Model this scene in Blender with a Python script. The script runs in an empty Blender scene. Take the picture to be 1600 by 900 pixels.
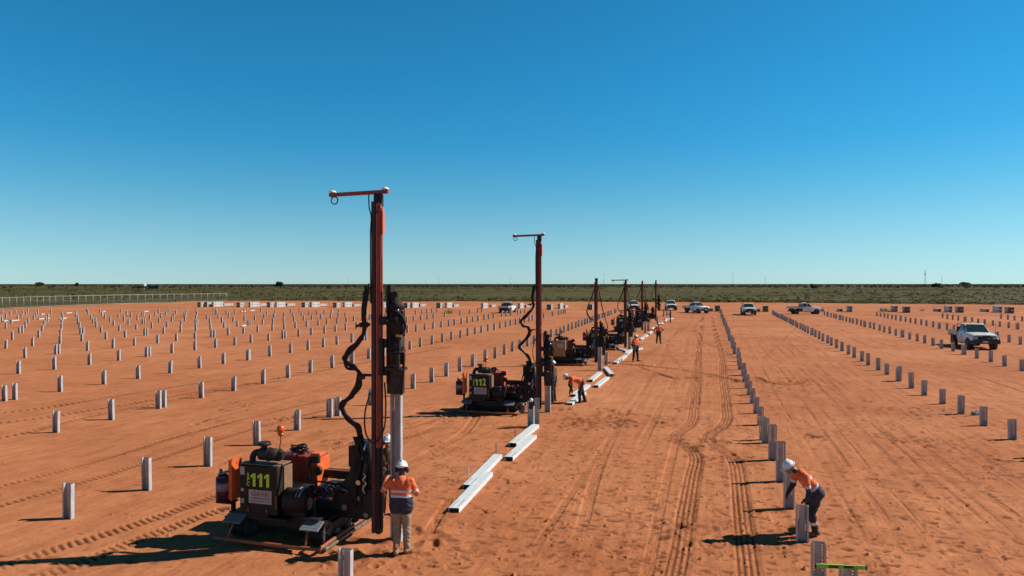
import bpy, bmesh, math, random
import numpy as np
from mathutils import Vector, Matrix, Euler

random.seed(7)
rng = np.random.default_rng(11)
S = bpy.context.scene
COL = S.collection
R = math.radians

# ------------------------------------------------------------------ camera, world, sun, exposure
F = 1100.0          # focal length in pixels of the 1600 x 900 photograph
H = 5.1             # height of the camera above the ground
YH = 443.3          # row of the horizon
PITCH = math.atan((450 - YH) / F)
cam_d = bpy.data.cameras.new('camera')
cam_d.sensor_width = 36.0
cam_d.lens = F / 1600 * 36.0
cam_d.clip_start = 0.1
cam_d.clip_end = 30000
cam = bpy.data.objects.new('camera', cam_d)
cam.location = (0, 0, H)
cam.rotation_euler = (math.pi / 2 - PITCH, 0, 0)
COL.objects.link(cam)
S.camera = cam

SUN_EL = R(40)
SUN_AZ = R(80)      # clockwise from +Y (the viewing direction)
W = bpy.data.worlds.new('World')
S.world = W
W.use_nodes = True
nt = W.node_tree
nt.nodes.clear()
out = nt.nodes.new('ShaderNodeOutputWorld')
bg = nt.nodes.new('ShaderNodeBackground')
sky = nt.nodes.new('ShaderNodeTexSky')
sky.sky_type = 'NISHITA'
sky.sun_disc = False
sky.sun_elevation = SUN_EL
sky.sun_rotation = SUN_AZ
sky.altitude = 0
sky.air_density = 1.0
sky.dust_density = 0.0
sky.ozone_density = 1.5
geo_w = nt.nodes.new('ShaderNodeTexCoord')
sep = nt.nodes.new('ShaderNodeSeparateXYZ')
grade = nt.nodes.new('ShaderNodeValToRGB')      # colour grade of the sky by elevation, unseen upper part darkened to deepen shadows
ge = grade.color_ramp.elements
STOPS = [(0.0, (0.42, 0.71, 1.13)), (0.039, (0.41, 0.70, 0.96)), (0.084, (0.36, 0.70, 0.885)), (0.129, (0.250, 0.70, 0.88)), (0.19, (0.140, 0.69, 0.93)), (0.27, (0.108, 0.705, 0.95)), (0.40, (0.104, 0.70, 0.91)), (0.60, (0.055, 0.18, 0.22)), (1.0, (0.045, 0.085, 0.10))]
while len(ge) < len(STOPS):
    ge.new(0.5)
for k_, (p_, c_) in enumerate(STOPS):
    ge[k_].position = p_
    ge[k_].color = (*c_, 1)
tint = nt.nodes.new('ShaderNodeMix')
tint.data_type = 'RGBA'
tint.blend_type = 'MULTIPLY'
tint.inputs['Factor'].default_value = 1.0
nt.links.new(geo_w.outputs['Generated'], sep.inputs[0])
nt.links.new(sep.outputs['Z'], grade.inputs[0])
nt.links.new(sky.outputs[0], tint.inputs['A'])
nt.links.new(grade.outputs[0], tint.inputs['B'])
nt.links.new(tint.outputs['Result'], bg.inputs['Color'])
bg.inputs['Strength'].default_value = 0.10
nt.links.new(bg.outputs[0], out.inputs['Surface'])

sun_d = bpy.data.lights.new('sun', 'SUN')
sun_d.energy = 5.0
sun_d.angle = R(0.5)
sun_d.color = (1.0, 0.95, 0.87)
sun = bpy.data.objects.new('sun', sun_d)
sv = Vector((math.sin(SUN_AZ) * math.cos(SUN_EL), math.cos(SUN_AZ) * math.cos(SUN_EL), math.sin(SUN_EL)))
sun.rotation_euler = sv.to_track_quat('Z', 'Y').to_euler()
sun.location = (40, 10, 40)
COL.objects.link(sun)
S.view_settings.view_transform = 'Standard'
S.view_settings.look = 'None'
S.view_settings.gamma = 1
S.view_settings.exposure = 0.25
S.view_settings.use_curve_mapping = False
try:
    S.cycles.max_bounces = 6
except Exception:
    pass

# ------------------------------------------------------------------ helpers
def P(px, py, z=0.0):
    """ground point (height z) seen at a pixel of the 1600 x 900 photograph"""
    a = (px - 800) / F
    b = -(py - 450) / F
    dy = math.cos(PITCH) + b * math.sin(PITCH)
    dz = -math.sin(PITCH) + b * math.cos(PITCH)
    t = (z - H) / dz
    return Vector((a * t, dy * t, z))

TH = math.atan2(0.272, 0.962)       # the pile rows run 15.8 degrees right of the view
U = Vector((math.sin(TH), math.cos(TH), 0))
V = Vector((math.cos(TH), -math.sin(TH), 0))
ROWROT = -TH

def noise_mat(name, c1, c2=None, rough=0.6, metal=0.0, scale=8.0, bump=0.0, bscale=60.0, spec=0.5, stretch=None, dust=0.0, dustcol=(0.36, 0.14, 0.06), contrast=(0.35, 0.65)):
    m = bpy.data.materials.new(name)
    m.use_nodes = True
    n = m.node_tree.nodes
    l = m.node_tree.links
    b = n['Principled BSDF']
    b.inputs['Roughness'].default_value = rough
    b.inputs['Metallic'].default_value = metal
    b.inputs['Specular IOR Level'].default_value = spec
    tc = n.new('ShaderNodeTexCoord')
    src = tc.outputs['Object']
    if stretch:
        mp = n.new('ShaderNodeMapping')
        mp.inputs['Scale'].default_value = stretch
        l.new(src, mp.inputs['Vector'])
        src = mp.outputs[0]
    if c2 is None:
        c2 = tuple(x * 0.75 for x in c1)
    t = n.new('ShaderNodeTexNoise')
    t.inputs['Scale'].default_value = scale
    t.inputs['Detail'].default_value = 6
    t.inputs['Roughness'].default_value = 0.6
    l.new(src, t.inputs['Vector'])
    r = n.new('ShaderNodeValToRGB')
    r.color_ramp.elements[0].position = contrast[0]
    r.color_ramp.elements[1].position = contrast[1]
    r.color_ramp.elements[0].color = (*c1, 1)
    r.color_ramp.elements[1].color = (*c2, 1)
    l.new(t.outputs[0], r.inputs[0])
    colout = r.outputs[0]
    if dust > 0:
        t3 = n.new('ShaderNodeTexNoise')
        t3.inputs['Scale'].default_value = scale * 0.6 + 3
        t3.inputs['Detail'].default_value = 8
        l.new(tc.outputs['Object'], t3.inputs['Vector'])
        rr = n.new('ShaderNodeValToRGB')
        rr.color_ramp.elements[0].position = 0.42
        rr.color_ramp.elements[1].position = 0.75
        rr.color_ramp.elements[0].color = (0, 0, 0, 1)
        rr.color_ramp.elements[1].color = (dust, dust, dust, 1)
        l.new(t3.outputs[0], rr.inputs[0])
        mx = n.new('ShaderNodeMix')
        mx.data_type = 'RGBA'
        l.new(rr.outputs[0], mx.inputs['Factor'])
        l.new(colout, mx.inputs['A'])
        mx.inputs['B'].default_value = (*dustcol, 1)
        colout = mx.outputs['Result']
    l.new(colout, b.inputs['Base Color'])
    if bump > 0:
        t2 = n.new('ShaderNodeTexNoise')
        t2.inputs['Scale'].default_value = bscale
        t2.inputs['Detail'].default_value = 5
        l.new(src, t2.inputs['Vector'])
        bp = n.new('ShaderNodeBump')
        bp.inputs['Strength'].default_value = bump
        bp.inputs['Distance'].default_value = 0.02
        l.new(t2.outputs[0], bp.inputs['Height'])
        l.new(bp.outputs[0], b.inputs['Normal'])
    return m

M = {}
M['galv'] = noise_mat('galvanised_steel', (0.50, 0.485, 0.47), (0.35, 0.34, 0.33), 0.6, 0.08, 14, stretch=(1, 1, .3), dust=0.35, dustcol=(0.40, 0.26, 0.20))
M['galv_lip'] = noise_mat('galvanised_edge', (0.62, 0.63, 0.64), (0.5, 0.5, 0.52), 0.5, 0.3, 14, dust=0.15)
M['galv_new'] = noise_mat('galvanised_steel_bright', (0.74, 0.76, 0.74), (0.62, 0.66, 0.65), 0.5, 0.1, 5, stretch=(4, .6, 4), dust=0.12)
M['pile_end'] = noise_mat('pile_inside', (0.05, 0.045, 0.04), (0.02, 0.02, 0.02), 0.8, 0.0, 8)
M['black'] = noise_mat('black_paint', (0.012, 0.011, 0.011), (0.022, 0.018, 0.016), 0.55, 0, 6, spec=0.3, dust=0.2, dustcol=(0.08, 0.036, 0.02))
M['rubber'] = noise_mat('black_rubber', (0.010, 0.009, 0.009), (0.018, 0.015, 0.013), 0.7, 0, 10, spec=0.3, dust=0.18, dustcol=(0.07, 0.032, 0.018))
M['steel_dark'] = noise_mat('dark_worn_steel', (0.022, 0.020, 0.019), (0.05, 0.04, 0.035), 0.55, 0.3, 9, spec=0.3, dust=0.3, dustcol=(0.12, 0.055, 0.03))
M['chrome'] = noise_mat('cylinder_rod', (0.6, 0.62, 0.65), (0.4, 0.42, 0.45), 0.25, 0.9, 12)
M['mast_red'] = noise_mat('red_oxide_paint', (0.36, 0.044, 0.020), (0.20, 0.020, 0.012), 0.45, 0.0, 5, stretch=(4, 4, .4), dust=0.2)
M['mast_dark'] = noise_mat('dark_red_worn_paint', (0.085, 0.014, 0.010), (0.035, 0.010, 0.010), 0.5, 0.0, 5, stretch=(4, 4, .5), dust=0.15, dustcol=(0.15, 0.05, 0.03))
M['mast_deep'] = noise_mat('deep_red_brown_paint', (0.15, 0.020, 0.013), (0.08, 0.012, 0.010), 0.5, 0, 5, stretch=(4, 4, .4), dust=0.15)
M['mast_lit_strip'] = noise_mat('painted_sunlit_edge', (0.50, 0.12, 0.05), (0.34, 0.07, 0.035), 0.5, 0, 6, stretch=(4, 4, .5))  # sunlight on the mast edge put into the colour
M['orange'] = noise_mat('safety_orange_paint', (0.80, 0.15, 0.025), (0.62, 0.10, 0.02), 0.45, 0, 6, dust=0.25)
M['orange_brown'] = noise_mat('worn_orange_brown_paint', (0.34, 0.085, 0.03), (0.20, 0.06, 0.03), 0.6, 0, 8, dust=0.3)
M['engine'] = noise_mat('dark_brown_engine_cover', (0.016, 0.012, 0.010), (0.026, 0.018, 0.014), 0.6, 0, 5, spec=0.25, dust=0.2, dustcol=(0.06, 0.03, 0.018))
M['engine_tan'] = noise_mat('dusty_tan_panel', (0.20, 0.11, 0.06), (0.27, 0.15, 0.08), 0.65, 0, 7)
M['engine_yellow'] = noise_mat('dusty_yellow_panel', (0.42, 0.22, 0.05), (0.30, 0.14, 0.05), 0.6, 0, 7)
M['lime'] = noise_mat('lime_lettering', (0.55, 0.75, 0.04), (0.48, 0.66, 0.04), 0.5, 0, 10)
M['placard'] = noise_mat('grey_white_placard', (0.42, 0.38, 0.38), (0.34, 0.30, 0.30), 0.5, 0, 5)
M['ink_red'] = noise_mat('red_ink', (0.36, 0.13, 0.10), None, 0.6)
M['ink_dark'] = noise_mat('dark_ink', (0.10, 0.08, 0.09), None, 0.6)
M['drum'] = noise_mat('maroon_bottle', (0.06, 0.02, 0.03), (0.04, 0.015, 0.03), 0.45, 0, 7)
M['drum_label'] = noise_mat('bottle_label', (0.24, 0.2, 0.25), None, 0.6)
M['teal'] = noise_mat('teal_grey_lid', (0.13, 0.22, 0.22), None, 0.6)
M['plate_grey'] = noise_mat('grey_checker_plate', (0.26, 0.27, 0.29), (0.18, 0.18, 0.2), 0.5, 0.3, 40)
M['blue_hose'] = noise_mat('blue_hose', (0.05, 0.18, 0.45), None, 0.5)
M['red_hose'] = noise_mat('red_valve_paint', (0.45, 0.03, 0.02), None, 0.5)
M['brass'] = noise_mat('yellow_fitting', (0.55, 0.33, 0.05), None, 0.4, 0.6)
M['white_plastic'] = noise_mat('white_plastic', (0.78, 0.78, 0.76), (0.68, 0.67, 0.64), 0.35, 0, 8)
M['idler'] = noise_mat('bare_pale_steel', (0.34, 0.30, 0.24), (0.10, 0.08, 0.06), 0.5, 0.3, 9)
M['wheel_steel'] = noise_mat('dirty_wheel_steel', (0.06, 0.05, 0.042), (0.14, 0.10, 0.075), 0.6, 0.2, 7)
M['beacon'] = noise_mat('amber_plastic', (0.75, 0.12, 0.015), (0.6, 0.08, 0.01), 0.2, 0, 5)
M['skin'] = noise_mat('skin', (0.34, 0.16, 0.10), (0.28, 0.12, 0.08), 0.55, 0, 14)
M['hivis'] = noise_mat('hi_vis_orange_cloth', (0.78, 0.16, 0.05), (0.66, 0.12, 0.04), 0.85, 0, 9, bump=0.5, bscale=14, dust=0.22, dustcol=(0.30, 0.12, 0.06))
M['navy'] = noise_mat('navy_cloth', (0.014, 0.02, 0.045), (0.02, 0.028, 0.055), 0.85, 0, 9, bump=0.5, bscale=14, dust=0.22, dustcol=(0.30, 0.12, 0.06))
M['band'] = noise_mat('reflective_tape', (0.62, 0.64, 0.68), (0.5, 0.52, 0.56), 0.4, 0.1, 20)
M['khaki'] = noise_mat('khaki_cloth', (0.33, 0.25, 0.16), (0.25, 0.19, 0.12), 0.9, 0, 10, bump=0.6, bscale=16, dust=0.22, dustcol=(0.30, 0.12, 0.06))
M['dark_cloth'] = noise_mat('black_trousers', (0.016, 0.017, 0.02), (0.026, 0.024, 0.026), 0.9, 0, 10, bump=0.5, bscale=14)
M['brown_cloth'] = noise_mat('brown_dusty_cloth', (0.13, 0.06, 0.03), (0.09, 0.04, 0.02), 0.9, 0, 10, bump=0.5, bscale=14)
M['boot_tan'] = noise_mat('tan_leather', (0.32, 0.17, 0.07), (0.22, 0.11, 0.05), 0.7, 0, 14, dust=0.3)
M['boot_dark'] = noise_mat('brown_leather', (0.10, 0.045, 0.022), (0.06, 0.03, 0.018), 0.7, 0, 14, dust=0.3)
M['glove'] = noise_mat('dark_glove', (0.02, 0.018, 0.018), (0.05, 0.035, 0.03), 0.8, 0, 14)
M['helmet'] = noise_mat('white_hard_hat', (0.80, 0.80, 0.79), (0.72, 0.71, 0.69), 0.35, 0, 4)
M['muff'] = noise_mat('dark_ear_muff', (0.015, 0.018, 0.03), None, 0.5)
M['car_white'] = noise_mat('white_car_paint', (0.80, 0.80, 0.79), (0.74, 0.72, 0.69), 0.25, 0, 3, dust=0.18, dustcol=(0.5, 0.3, 0.2))
M['glass'] = noise_mat('dark_car_glass', (0.02, 0.035, 0.04), (0.035, 0.05, 0.055), 0.08, 0, 4, spec=0.8)
M['car_black'] = noise_mat('black_car_plastic', (0.014, 0.014, 0.015), (0.022, 0.02, 0.02), 0.5, 0, 9, dust=0.12, dustcol=(0.12, 0.06, 0.035))
M['tray'] = noise_mat('aluminium_tray', (0.55, 0.53, 0.49), (0.45, 0.42, 0.38), 0.45, 0.4, 9, dust=0.2)
M['lamp'] = noise_mat('head_lamp_lens', (0.62, 0.65, 0.68), (0.4, 0.42, 0.45), 0.1, 0.2, 9)
M['number_plate'] = noise_mat('number_plate', (0.6, 0.58, 0.55), None, 0.5)
M['decal'] = noise_mat('grey_door_decal', (0.12, 0.14, 0.10), (0.25, 0.28, 0.1), 0.5, 0, 30)
M['rim'] = noise_mat('wheel_rim', (0.25, 0.24, 0.24), (0.12, 0.12, 0.12), 0.4, 0.6, 9)
M['level'] = noise_mat('green_level_paint', (0.22, 0.62, 0.05), (0.2, 0.55, 0.05), 0.35)
M['vial'] = noise_mat('level_vial', (0.72, 0.85, 0.25), None, 0.15)
M['fence_steel'] = noise_mat('fence_steel', (0.52, 0.52, 0.48), (0.40, 0.40, 0.37), 0.5, 0.3, 4)
M['fence_grey'] = noise_mat('dull_fence_steel', (0.24, 0.23, 0.19), None, 0.6, 0.2)
M['strap'] = noise_mat('packing_strap', (0.06, 0.055, 0.05), None, 0.6)
M['timber'] = noise_mat('dunnage_timber', (0.25, 0.15, 0.08), None, 0.8)
M['bark'] = noise_mat('bark', (0.09, 0.065, 0.045), (0.05, 0.038, 0.03), 0.9, 0, 12)
M['leaf_dark'] = noise_mat('dark_olive_leaves', (0.060, 0.068, 0.032), (0.085, 0.088, 0.042), 0.8, 0, 0.6)
M['leaf_olive'] = noise_mat('olive_scrub_leaves', (0.125, 0.100, 0.022), (0.075, 0.062, 0.018), 0.85, 0, 0.15)
M['leaf_grass'] = noise_mat('green_tussock', (0.16, 0.20, 0.03), (0.22, 0.20, 0.05), 0.8, 0, 3)
M['tower'] = noise_mat('lattice_steel', (0.30, 0.33, 0.36), None, 0.6, 0.2)
M['white_sheet'] = noise_mat('white_shed_sheet', (0.75, 0.75, 0.73), None, 0.5)
M['shed_dark'] = noise_mat('dark_shed', (0.03, 0.03, 0.035), None, 0.7)
M['peg'] = noise_mat('pale_survey_peg', (0.75, 0.68, 0.55), None, 0.7)
M['orange_band'] = noise_mat('mesh_orange', (0.7, 0.2, 0.06), None, 0.7)

for q_ in ('leaf_olive', 'leaf_dark', 'leaf_grass'):
    n_, l_ = M[q_].node_tree.nodes, M[q_].node_tree.links
    pb = n_['Principled BSDF']
    tr_ = n_.new('ShaderNodeBsdfTranslucent')
    mx_ = n_.new('ShaderNodeMixShader')
    mx_.inputs[0].default_value = .45
    src_ = pb.inputs['Base Color'].links[0].from_socket
    l_.new(src_, tr_.inputs['Color'])
    l_.new(pb.outputs[0], mx_.inputs[1]); l_.new(tr_.outputs[0], mx_.inputs[2])
    l_.new(mx_.outputs[0], n_['Material Output'].inputs['Surface'])

class MB:
    """collects primitives and links them as ONE mesh object"""
    def __init__(self):
        self.bm = bmesh.new()
        self.mi = 0
    def _tag(self, faces, smooth=False):
        for f in faces:
            f.material_index = self.mi
            f.smooth = smooth
    def box(self, c, s, rot=None, bevel=0.0, taper=None):
        x, y, z = s[0] / 2, s[1] / 2, s[2] / 2
        tx, ty = taper if taper else (1, 1)
        co = [(-x, -y, -z), (x, -y, -z), (x, y, -z), (-x, y, -z), (-x * tx, -y * ty, z), (x * tx, -y * ty, z), (x * tx, y * ty, z), (-x * tx, y * ty, z)]
        m = Matrix.Translation(c)
        if rot is not None:
            m = m @ Euler(rot).to_matrix().to_4x4()
        vs = [self.bm.verts.new(m @ Vector(p)) for p in co]
        fs = [self.bm.faces.new([vs[i] for i in q]) for q in ((3, 2, 1, 0), (4, 5, 6, 7), (0, 1, 5, 4), (1, 2, 6, 5), (2, 3, 7, 6), (3, 0, 4, 7))]
        self._tag(fs)
        if bevel > 0:
            es = list({e for f in fs for e in f.edges})
            r = bmesh.ops.bevel(self.bm, geom=es, offset=bevel, segments=2, affect='EDGES', profile=0.5)
            self._tag(r['faces'])
        return self
    def prism(self, pts, axis, a, b):
        """polygon in a plane (2d points) extruded along axis 0/1/2 from a to b"""
        def mk(p, t):
            if axis == 0: return (t, p[0], p[1])
            if axis == 1: return (p[0], t, p[1])
            return (p[0], p[1], t)
        lo = [self.bm.verts.new(mk(p, a)) for p in pts]
        hi = [self.bm.verts.new(mk(p, b)) for p in pts]
        n = len(pts)
        fs = [self.bm.faces.new(lo[::-1]), self.bm.faces.new(hi)]
        for i in range(n):
            fs.append(self.bm.faces.new((lo[i], lo[(i + 1) % n], hi[(i + 1) % n], hi[i])))
        self._tag(fs)
        return self
    def tube(self, pts, r, seg=8, close=False, caps=True):
        pts = [Vector(p) for p in pts]
        n = len(pts)
        rs = r if isinstance(r, (list, tuple)) else [r] * n
        rings = []
        prev = None
        for i, p in enumerate(pts):
            if close:
                d = pts[(i + 1) % n] - pts[i - 1]
            else:
                d = pts[min(i + 1, n - 1)] - pts[max(i - 1, 0)]
            d = d.normalized() if d.length > 1e-9 else Vector((0, 0, 1))
            if prev is None:
                a = Vector((0, 0, 1)) if abs(d.z) < .9 else Vector((1, 0, 0))
                x = d.cross(a).normalized()
            else:
                x = (prev - d * prev.dot(d))
                x = x.normalized() if x.length > 1e-6 else d.orthogonal().normalized()
            prev = x
            y = d.cross(x)
            rings.append([self.bm.verts.new(p + (x * math.cos(2 * math.pi * k / seg) + y * math.sin(2 * math.pi * k / seg)) * rs[i]) for k in range(seg)])
        fs = []
        m = n if close else n - 1
        for i in range(m):
            a, b = rings[i], rings[(i + 1) % n]
            for k in range(seg):
                fs.append(self.bm.faces.new((a[k], a[(k + 1) % seg], b[(k + 1) % seg], b[k])))
        self._tag(fs, True)
        if caps and not close:
            self._tag([self.bm.faces.new(rings[0][::-1]), self.bm.faces.new(rings[-1])])
        return self
    def cyl(self, a, b, r, r2=None, seg=16):
        return self.tube([a, b], [r, r if r2 is None else r2], seg)
    def ball(self, c, r, seg=12, rings=8, rot=None, zmin=None):
        sx, sy, sz = r if isinstance(r, (tuple, list)) else (r, r, r)
        m = Matrix.Translation(c)
        if rot is not None:
            m = m @ Euler(rot).to_matrix().to_4x4()
        rows = []
        lo = 0.0 if zmin is None else math.acos(max(-1, min(1, -zmin)))
        for j in range(rings + 1):
            th = math.pi * j / rings if zmin is None else math.acos(zmin) * (1 - j / rings)
            if zmin is None:
                z, q = -math.cos(th), math.sin(th)
            else:
                z, q = math.cos(th), math.sin(th)
            if q < 1e-6:
                rows.append([self.bm.verts.new(m @ Vector((0, 0, z * sz)))])
            else:
                rows.append([self.bm.verts.new(m @ Vector((q * sx * math.cos(2 * math.pi * k / seg), q * sy * math.sin(2 * math.pi * k / seg), z * sz))) for k in range(seg)])
        fs = []
        for a, b in zip(rows, rows[1:]):
            for k in range(seg):
                k2 = (k + 1) % seg
                if len(a) == 1:
                    fs.append(self.bm.faces.new((a[0], b[k2], b[k])))
                elif len(b) == 1:
                    fs.append(self.bm.faces.new((a[k], a[k2], b[0])))
                else:
                    fs.append(self.bm.faces.new((a[k], a[k2], b[k2], b[k])))
        if len(rows[0]) > 1:
            fs.append(self.bm.faces.new(rows[0][::-1]))
        self._tag(fs, True)
        return self
    def quad(self, a, b, c, d):
        f = self.bm.faces.new([self.bm.verts.new(p) for p in (a, b, c, d)])
        self._tag([f])
        return self
    def build(self, name, mats, parent=None, loc=None, rotz=0):
        me = bpy.data.meshes.new(name)
        bmesh.ops.recalc_face_normals(self.bm, faces=self.bm.faces)
        self.bm.to_mesh(me)
        self.bm.free()
        for m in (mats if isinstance(mats, (list, tuple)) else [mats]):
            me.materials.append(M[m] if isinstance(m, str) else m)
        o = bpy.data.objects.new(name, me)
        COL.objects.link(o)
        if parent is not None:
            o.parent = parent
        if loc is not None:
            o.location = loc
        o.rotation_euler = (0, 0, rotz)
        return o

def tag(o, label=None, cat=None, group=None, kind=None):
    if label: o['label'] = label
    if cat: o['category'] = cat
    if group: o['group'] = group
    if kind: o['kind'] = kind
    return o

def empty(name, loc, rz=0, label=None, cat=None, group=None):
    o = bpy.data.objects.new(name, None)
    o.location = loc
    o.rotation_euler = (0, 0, rz)
    o.empty_display_size = 0.2
    COL.objects.link(o)
    return tag(o, label, cat, group)

def spline(pts, n=8):
    """Catmull-Rom through points"""
    p = [Vector(q) for q in pts]
    p = [p[0] * 2 - p[1]] + p + [p[-1] * 2 - p[-2]]
    o = []
    for i in range(1, len(p) - 2):
        for k in range(n):
            t = k / n
            a, b, c, d = p[i - 1], p[i], p[i + 1], p[i + 2]
            o.append(0.5 * ((2 * b) + (c - a) * t + (2 * a - 5 * b + 4 * c - d) * t * t + (3 * b - a - 3 * c + d) * t ** 3))
    o.append(p[-2])
    return o

def copy_tree(o, parent=None):
    c = o.copy()
    COL.objects.link(c)
    c.parent = parent
    for ch in o.children:
        copy_tree(ch, c)
    return c

ONES = ['', 'first', 'second', 'third', 'fourth', 'fifth', 'sixth', 'seventh', 'eighth', 'ninth', 'tenth', 'eleventh', 'twelfth', 'thirteenth', 'fourteenth', 'fifteenth', 'sixteenth', 'seventeenth', 'eighteenth', 'nineteenth']
TENS = {2: ('twenty', 'twentieth'), 3: ('thirty', 'thirtieth'), 4: ('forty', 'fortieth'), 5: ('fifty', 'fiftieth'), 6: ('sixty', 'sixtieth'), 7: ('seventy', 'seventieth')}
def ordinal(n):
    if n < 20: return ONES[n]
    a, b = divmod(n, 10)
    return TENS[a][1] if b == 0 else TENS[a][0] + '-' + ONES[b]

def text_mesh(name, s, size, mat, parent, loc, rot, bold=0.0, sx=1.0, align='CENTER'):
    cu = bpy.data.curves.new(name, 'FONT')
    cu.body = s
    cu.size = size
    cu.align_x = align
    cu.align_y = 'CENTER'
    cu.extrude = 0.002
    cu.offset = bold
    t = bpy.data.objects.new(name, cu)
    COL.objects.link(t)
    dg = bpy.context.evaluated_depsgraph_get()
    me = bpy.data.meshes.new_from_object(t.evaluated_get(dg))
    bpy.data.objects.remove(t)
    me.materials.clear()
    me.materials.append(M[mat])
    o = bpy.data.objects.new(name, me)
    COL.objects.link(o)
    o.parent = parent
    o.location = loc
    o.rotation_euler = rot
    o.scale = (sx, 1, 1)
    return o

# ------------------------------------------------------------------ ground: one sheet to the horizon
def vnoise(x, y, s, seed):
    g = np.random.default_rng(seed).random((256, 256)).astype(np.float32)
    fx, fy = x / s + seed * 3.7, y / s + seed * 1.9
    ix, iy = np.floor(fx).astype(np.int64), np.floor(fy).astype(np.int64)
    tx, ty = (fx - ix).astype(np.float32), (fy - iy).astype(np.float32)
    tx = tx * tx * (3 - 2 * tx); ty = ty * ty * (3 - 2 * ty)
    a = g[ix & 255, iy & 255]; b = g[(ix + 1) & 255, iy & 255]
    c = g[ix & 255, (iy + 1) & 255]; d = g[(ix + 1) & 255, (iy + 1) & 255]
    return (a * (1 - tx) + b * tx) * (1 - ty) + (c * (1 - tx) + d * tx) * ty

phi = np.concatenate([np.arange(R(-180), R(-52), R(6)), np.arange(R(-52), R(-44), R(.3)), np.arange(R(-44), R(42), 0.00125), np.arange(R(42), R(50), R(.3)), np.arange(R(50), R(179), R(6))])
rad = np.concatenate([[0.02, 1, 2.5, 4.5, 6.5, 7.6, 8.4], np.exp(np.arange(math.log(9.0), math.log(75), 0.0034)), np.exp(np.arange(math.log(75.3), math.log(260), 0.008)), np.exp(np.arange(math.log(262), math.log(14000), 0.04)), [14000]])
NP_, NR = len(phi), len(rad)
RR, PP = np.meshgrid(rad, phi, indexing='ij')
GX = (RR * np.sin(PP)).ravel()
GY = (RR * np.cos(PP)).ravel()
GZ = np.zeros_like(GX)
DARK = np.zeros_like(GX)
PALE = np.zeros_like(GX)
near = np.where((RR.ravel() > 8) & (RR.ravel() < 220))[0]
nx, ny = GX[near], GY[near]
nr = RR.ravel()[near]
fine = np.clip((110 - nr) / 70, 0, 1)
hz = (vnoise(nx, ny, 2.6, 1) - .5) * .050 + (vnoise(nx, ny, 0.85, 2) - .5) * .017 + (vnoise(nx, ny, .33, 3) - .5) * .006 * fine + (vnoise(nx, ny, .13, 4) - .5) * .004 * fine + (vnoise(nx, ny, .06, 5) - .5) * .004 * fine
# ridged scuffing along the rows, strongest on the right where the vehicles drive
cu_ = nx * V.x + ny * V.y          # across the rows
su_ = nx * U.x + ny * U.y          # along the rows
right = np.clip((cu_ + 3) / 5, 0, 1)
hz += right * (vnoise(cu_, su_ * .05, .22, 6) - .5) * .016 * np.clip(vnoise(nx, ny, 5, 7) * 4 - 1.4, 0, 1)
hz += (vnoise(cu_ * .25, su_, .35, 8) - .5) * .016 * fine * right
DN = np.zeros_like(nx)
PN = np.zeros_like(nx)

def polyline_sd(pts):
    """distance to a polyline, signed side and arc length, only where near"""
    best = np.full(nx.shape, 9.0)
    side = np.zeros_like(nx)
    arc = np.zeros_like(nx)
    s0 = 0.0
    for (a, b) in zip(pts, pts[1:]):
        dx, dy = b[0] - a[0], b[1] - a[1]
        L = math.hypot(dx, dy)
        if L < 1e-6: continue
        m = np.where((nx > min(a[0], b[0]) - 1) & (nx < max(a[0], b[0]) + 1) & (ny > min(a[1], b[1]) - 1) & (ny < max(a[1], b[1]) + 1))[0]
        px_, py_ = nx[m] - a[0], ny[m] - a[1]
        t = np.clip((px_ * dx + py_ * dy) / L, 0, L)
        ex, ey = px_ - t * dx / L, py_ - t * dy / L
        d = np.hypot(ex, ey)
        sg = (px_ * dy - py_ * dx) / L
        upd = d < best[m]
        mm = m[upd]
        best[mm] = d[upd]; side[mm] = sg[upd]; arc[mm] = s0 + t[upd]
        s0 += L
    return best, side, arc

def track(pix, width, depth, kind, pitch=.16, dark=.5, world=False):
    global hz
    scuff = kind == 'scuff'
    if scuff: kind = 'smooth'
    pts = spline(pix if world else [P(*q) for q in pix], 6)
    pts = [(p.x, p.y) for p in pts]
    d, sd, ar = polyline_sd(pts)
    m = np.where(d < width * 1.3)[0]
    w = width / 2
    dd, ss, aa = d[m], sd[m] / w, ar[m]
    inside = np.clip((w - dd) / (.2 * w), 0, 1)
    rim = np.exp(-((dd - w * 1.12) / (.22 * w)) ** 2)
    fade = (.35 + .95 * vnoise(aa, aa * 0 + width * 9 + pts[0][0], 1.7, 21)) * (np.clip(vnoise(aa, aa * 0 + pts[0][0] * 3.3, 9, 22) * 2.6 - .55, .25, 1) if kind == 'smooth' and not scuff else 1)
    h = -depth * inside * .6 + depth * .25 * rim
    if kind == 'bars':        # crawler grousers: transverse bars
        ph = (aa + .25 * ss * w) / pitch
        bar = ((ph % 1) < .42).astype(float) * (np.abs(ss) < .92)
        h -= depth * bar * inside * 1.5
        DN[m] = np.maximum(DN[m], dark * bar * inside * fade)
    elif kind == 'ribs':      # ribbed tyre with side lugs
        rib = np.clip(np.sin(ss * 13.5) * 1.6 + .1, 0, 1)
        lug = (((aa + np.abs(ss) * .05) / pitch) % 1 < .5) * (np.abs(ss) > .3) * np.clip(vnoise(aa, aa * 0 + pts[0][0], 3.0, 25) * 3 - .9, 0, 1)
        h -= depth * inside * (.8 * rib + .7 * lug)
        DN[m] = np.maximum(DN[m], dark * inside * np.clip(.8 * rib + .5 * lug, 0, 1) * np.clip(fade * 1.15, 0, 1))
    else:
        h -= depth * inside * (.4 + .6 * (vnoise(aa, ss, .12, 9) > .45))
        DN[m] = np.maximum(DN[m], dark * inside * fade * vnoise(aa, ss * .4, .3, 10))
    hz[m] = hz[m] * (1 - .5 * inside) + h * fade

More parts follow.
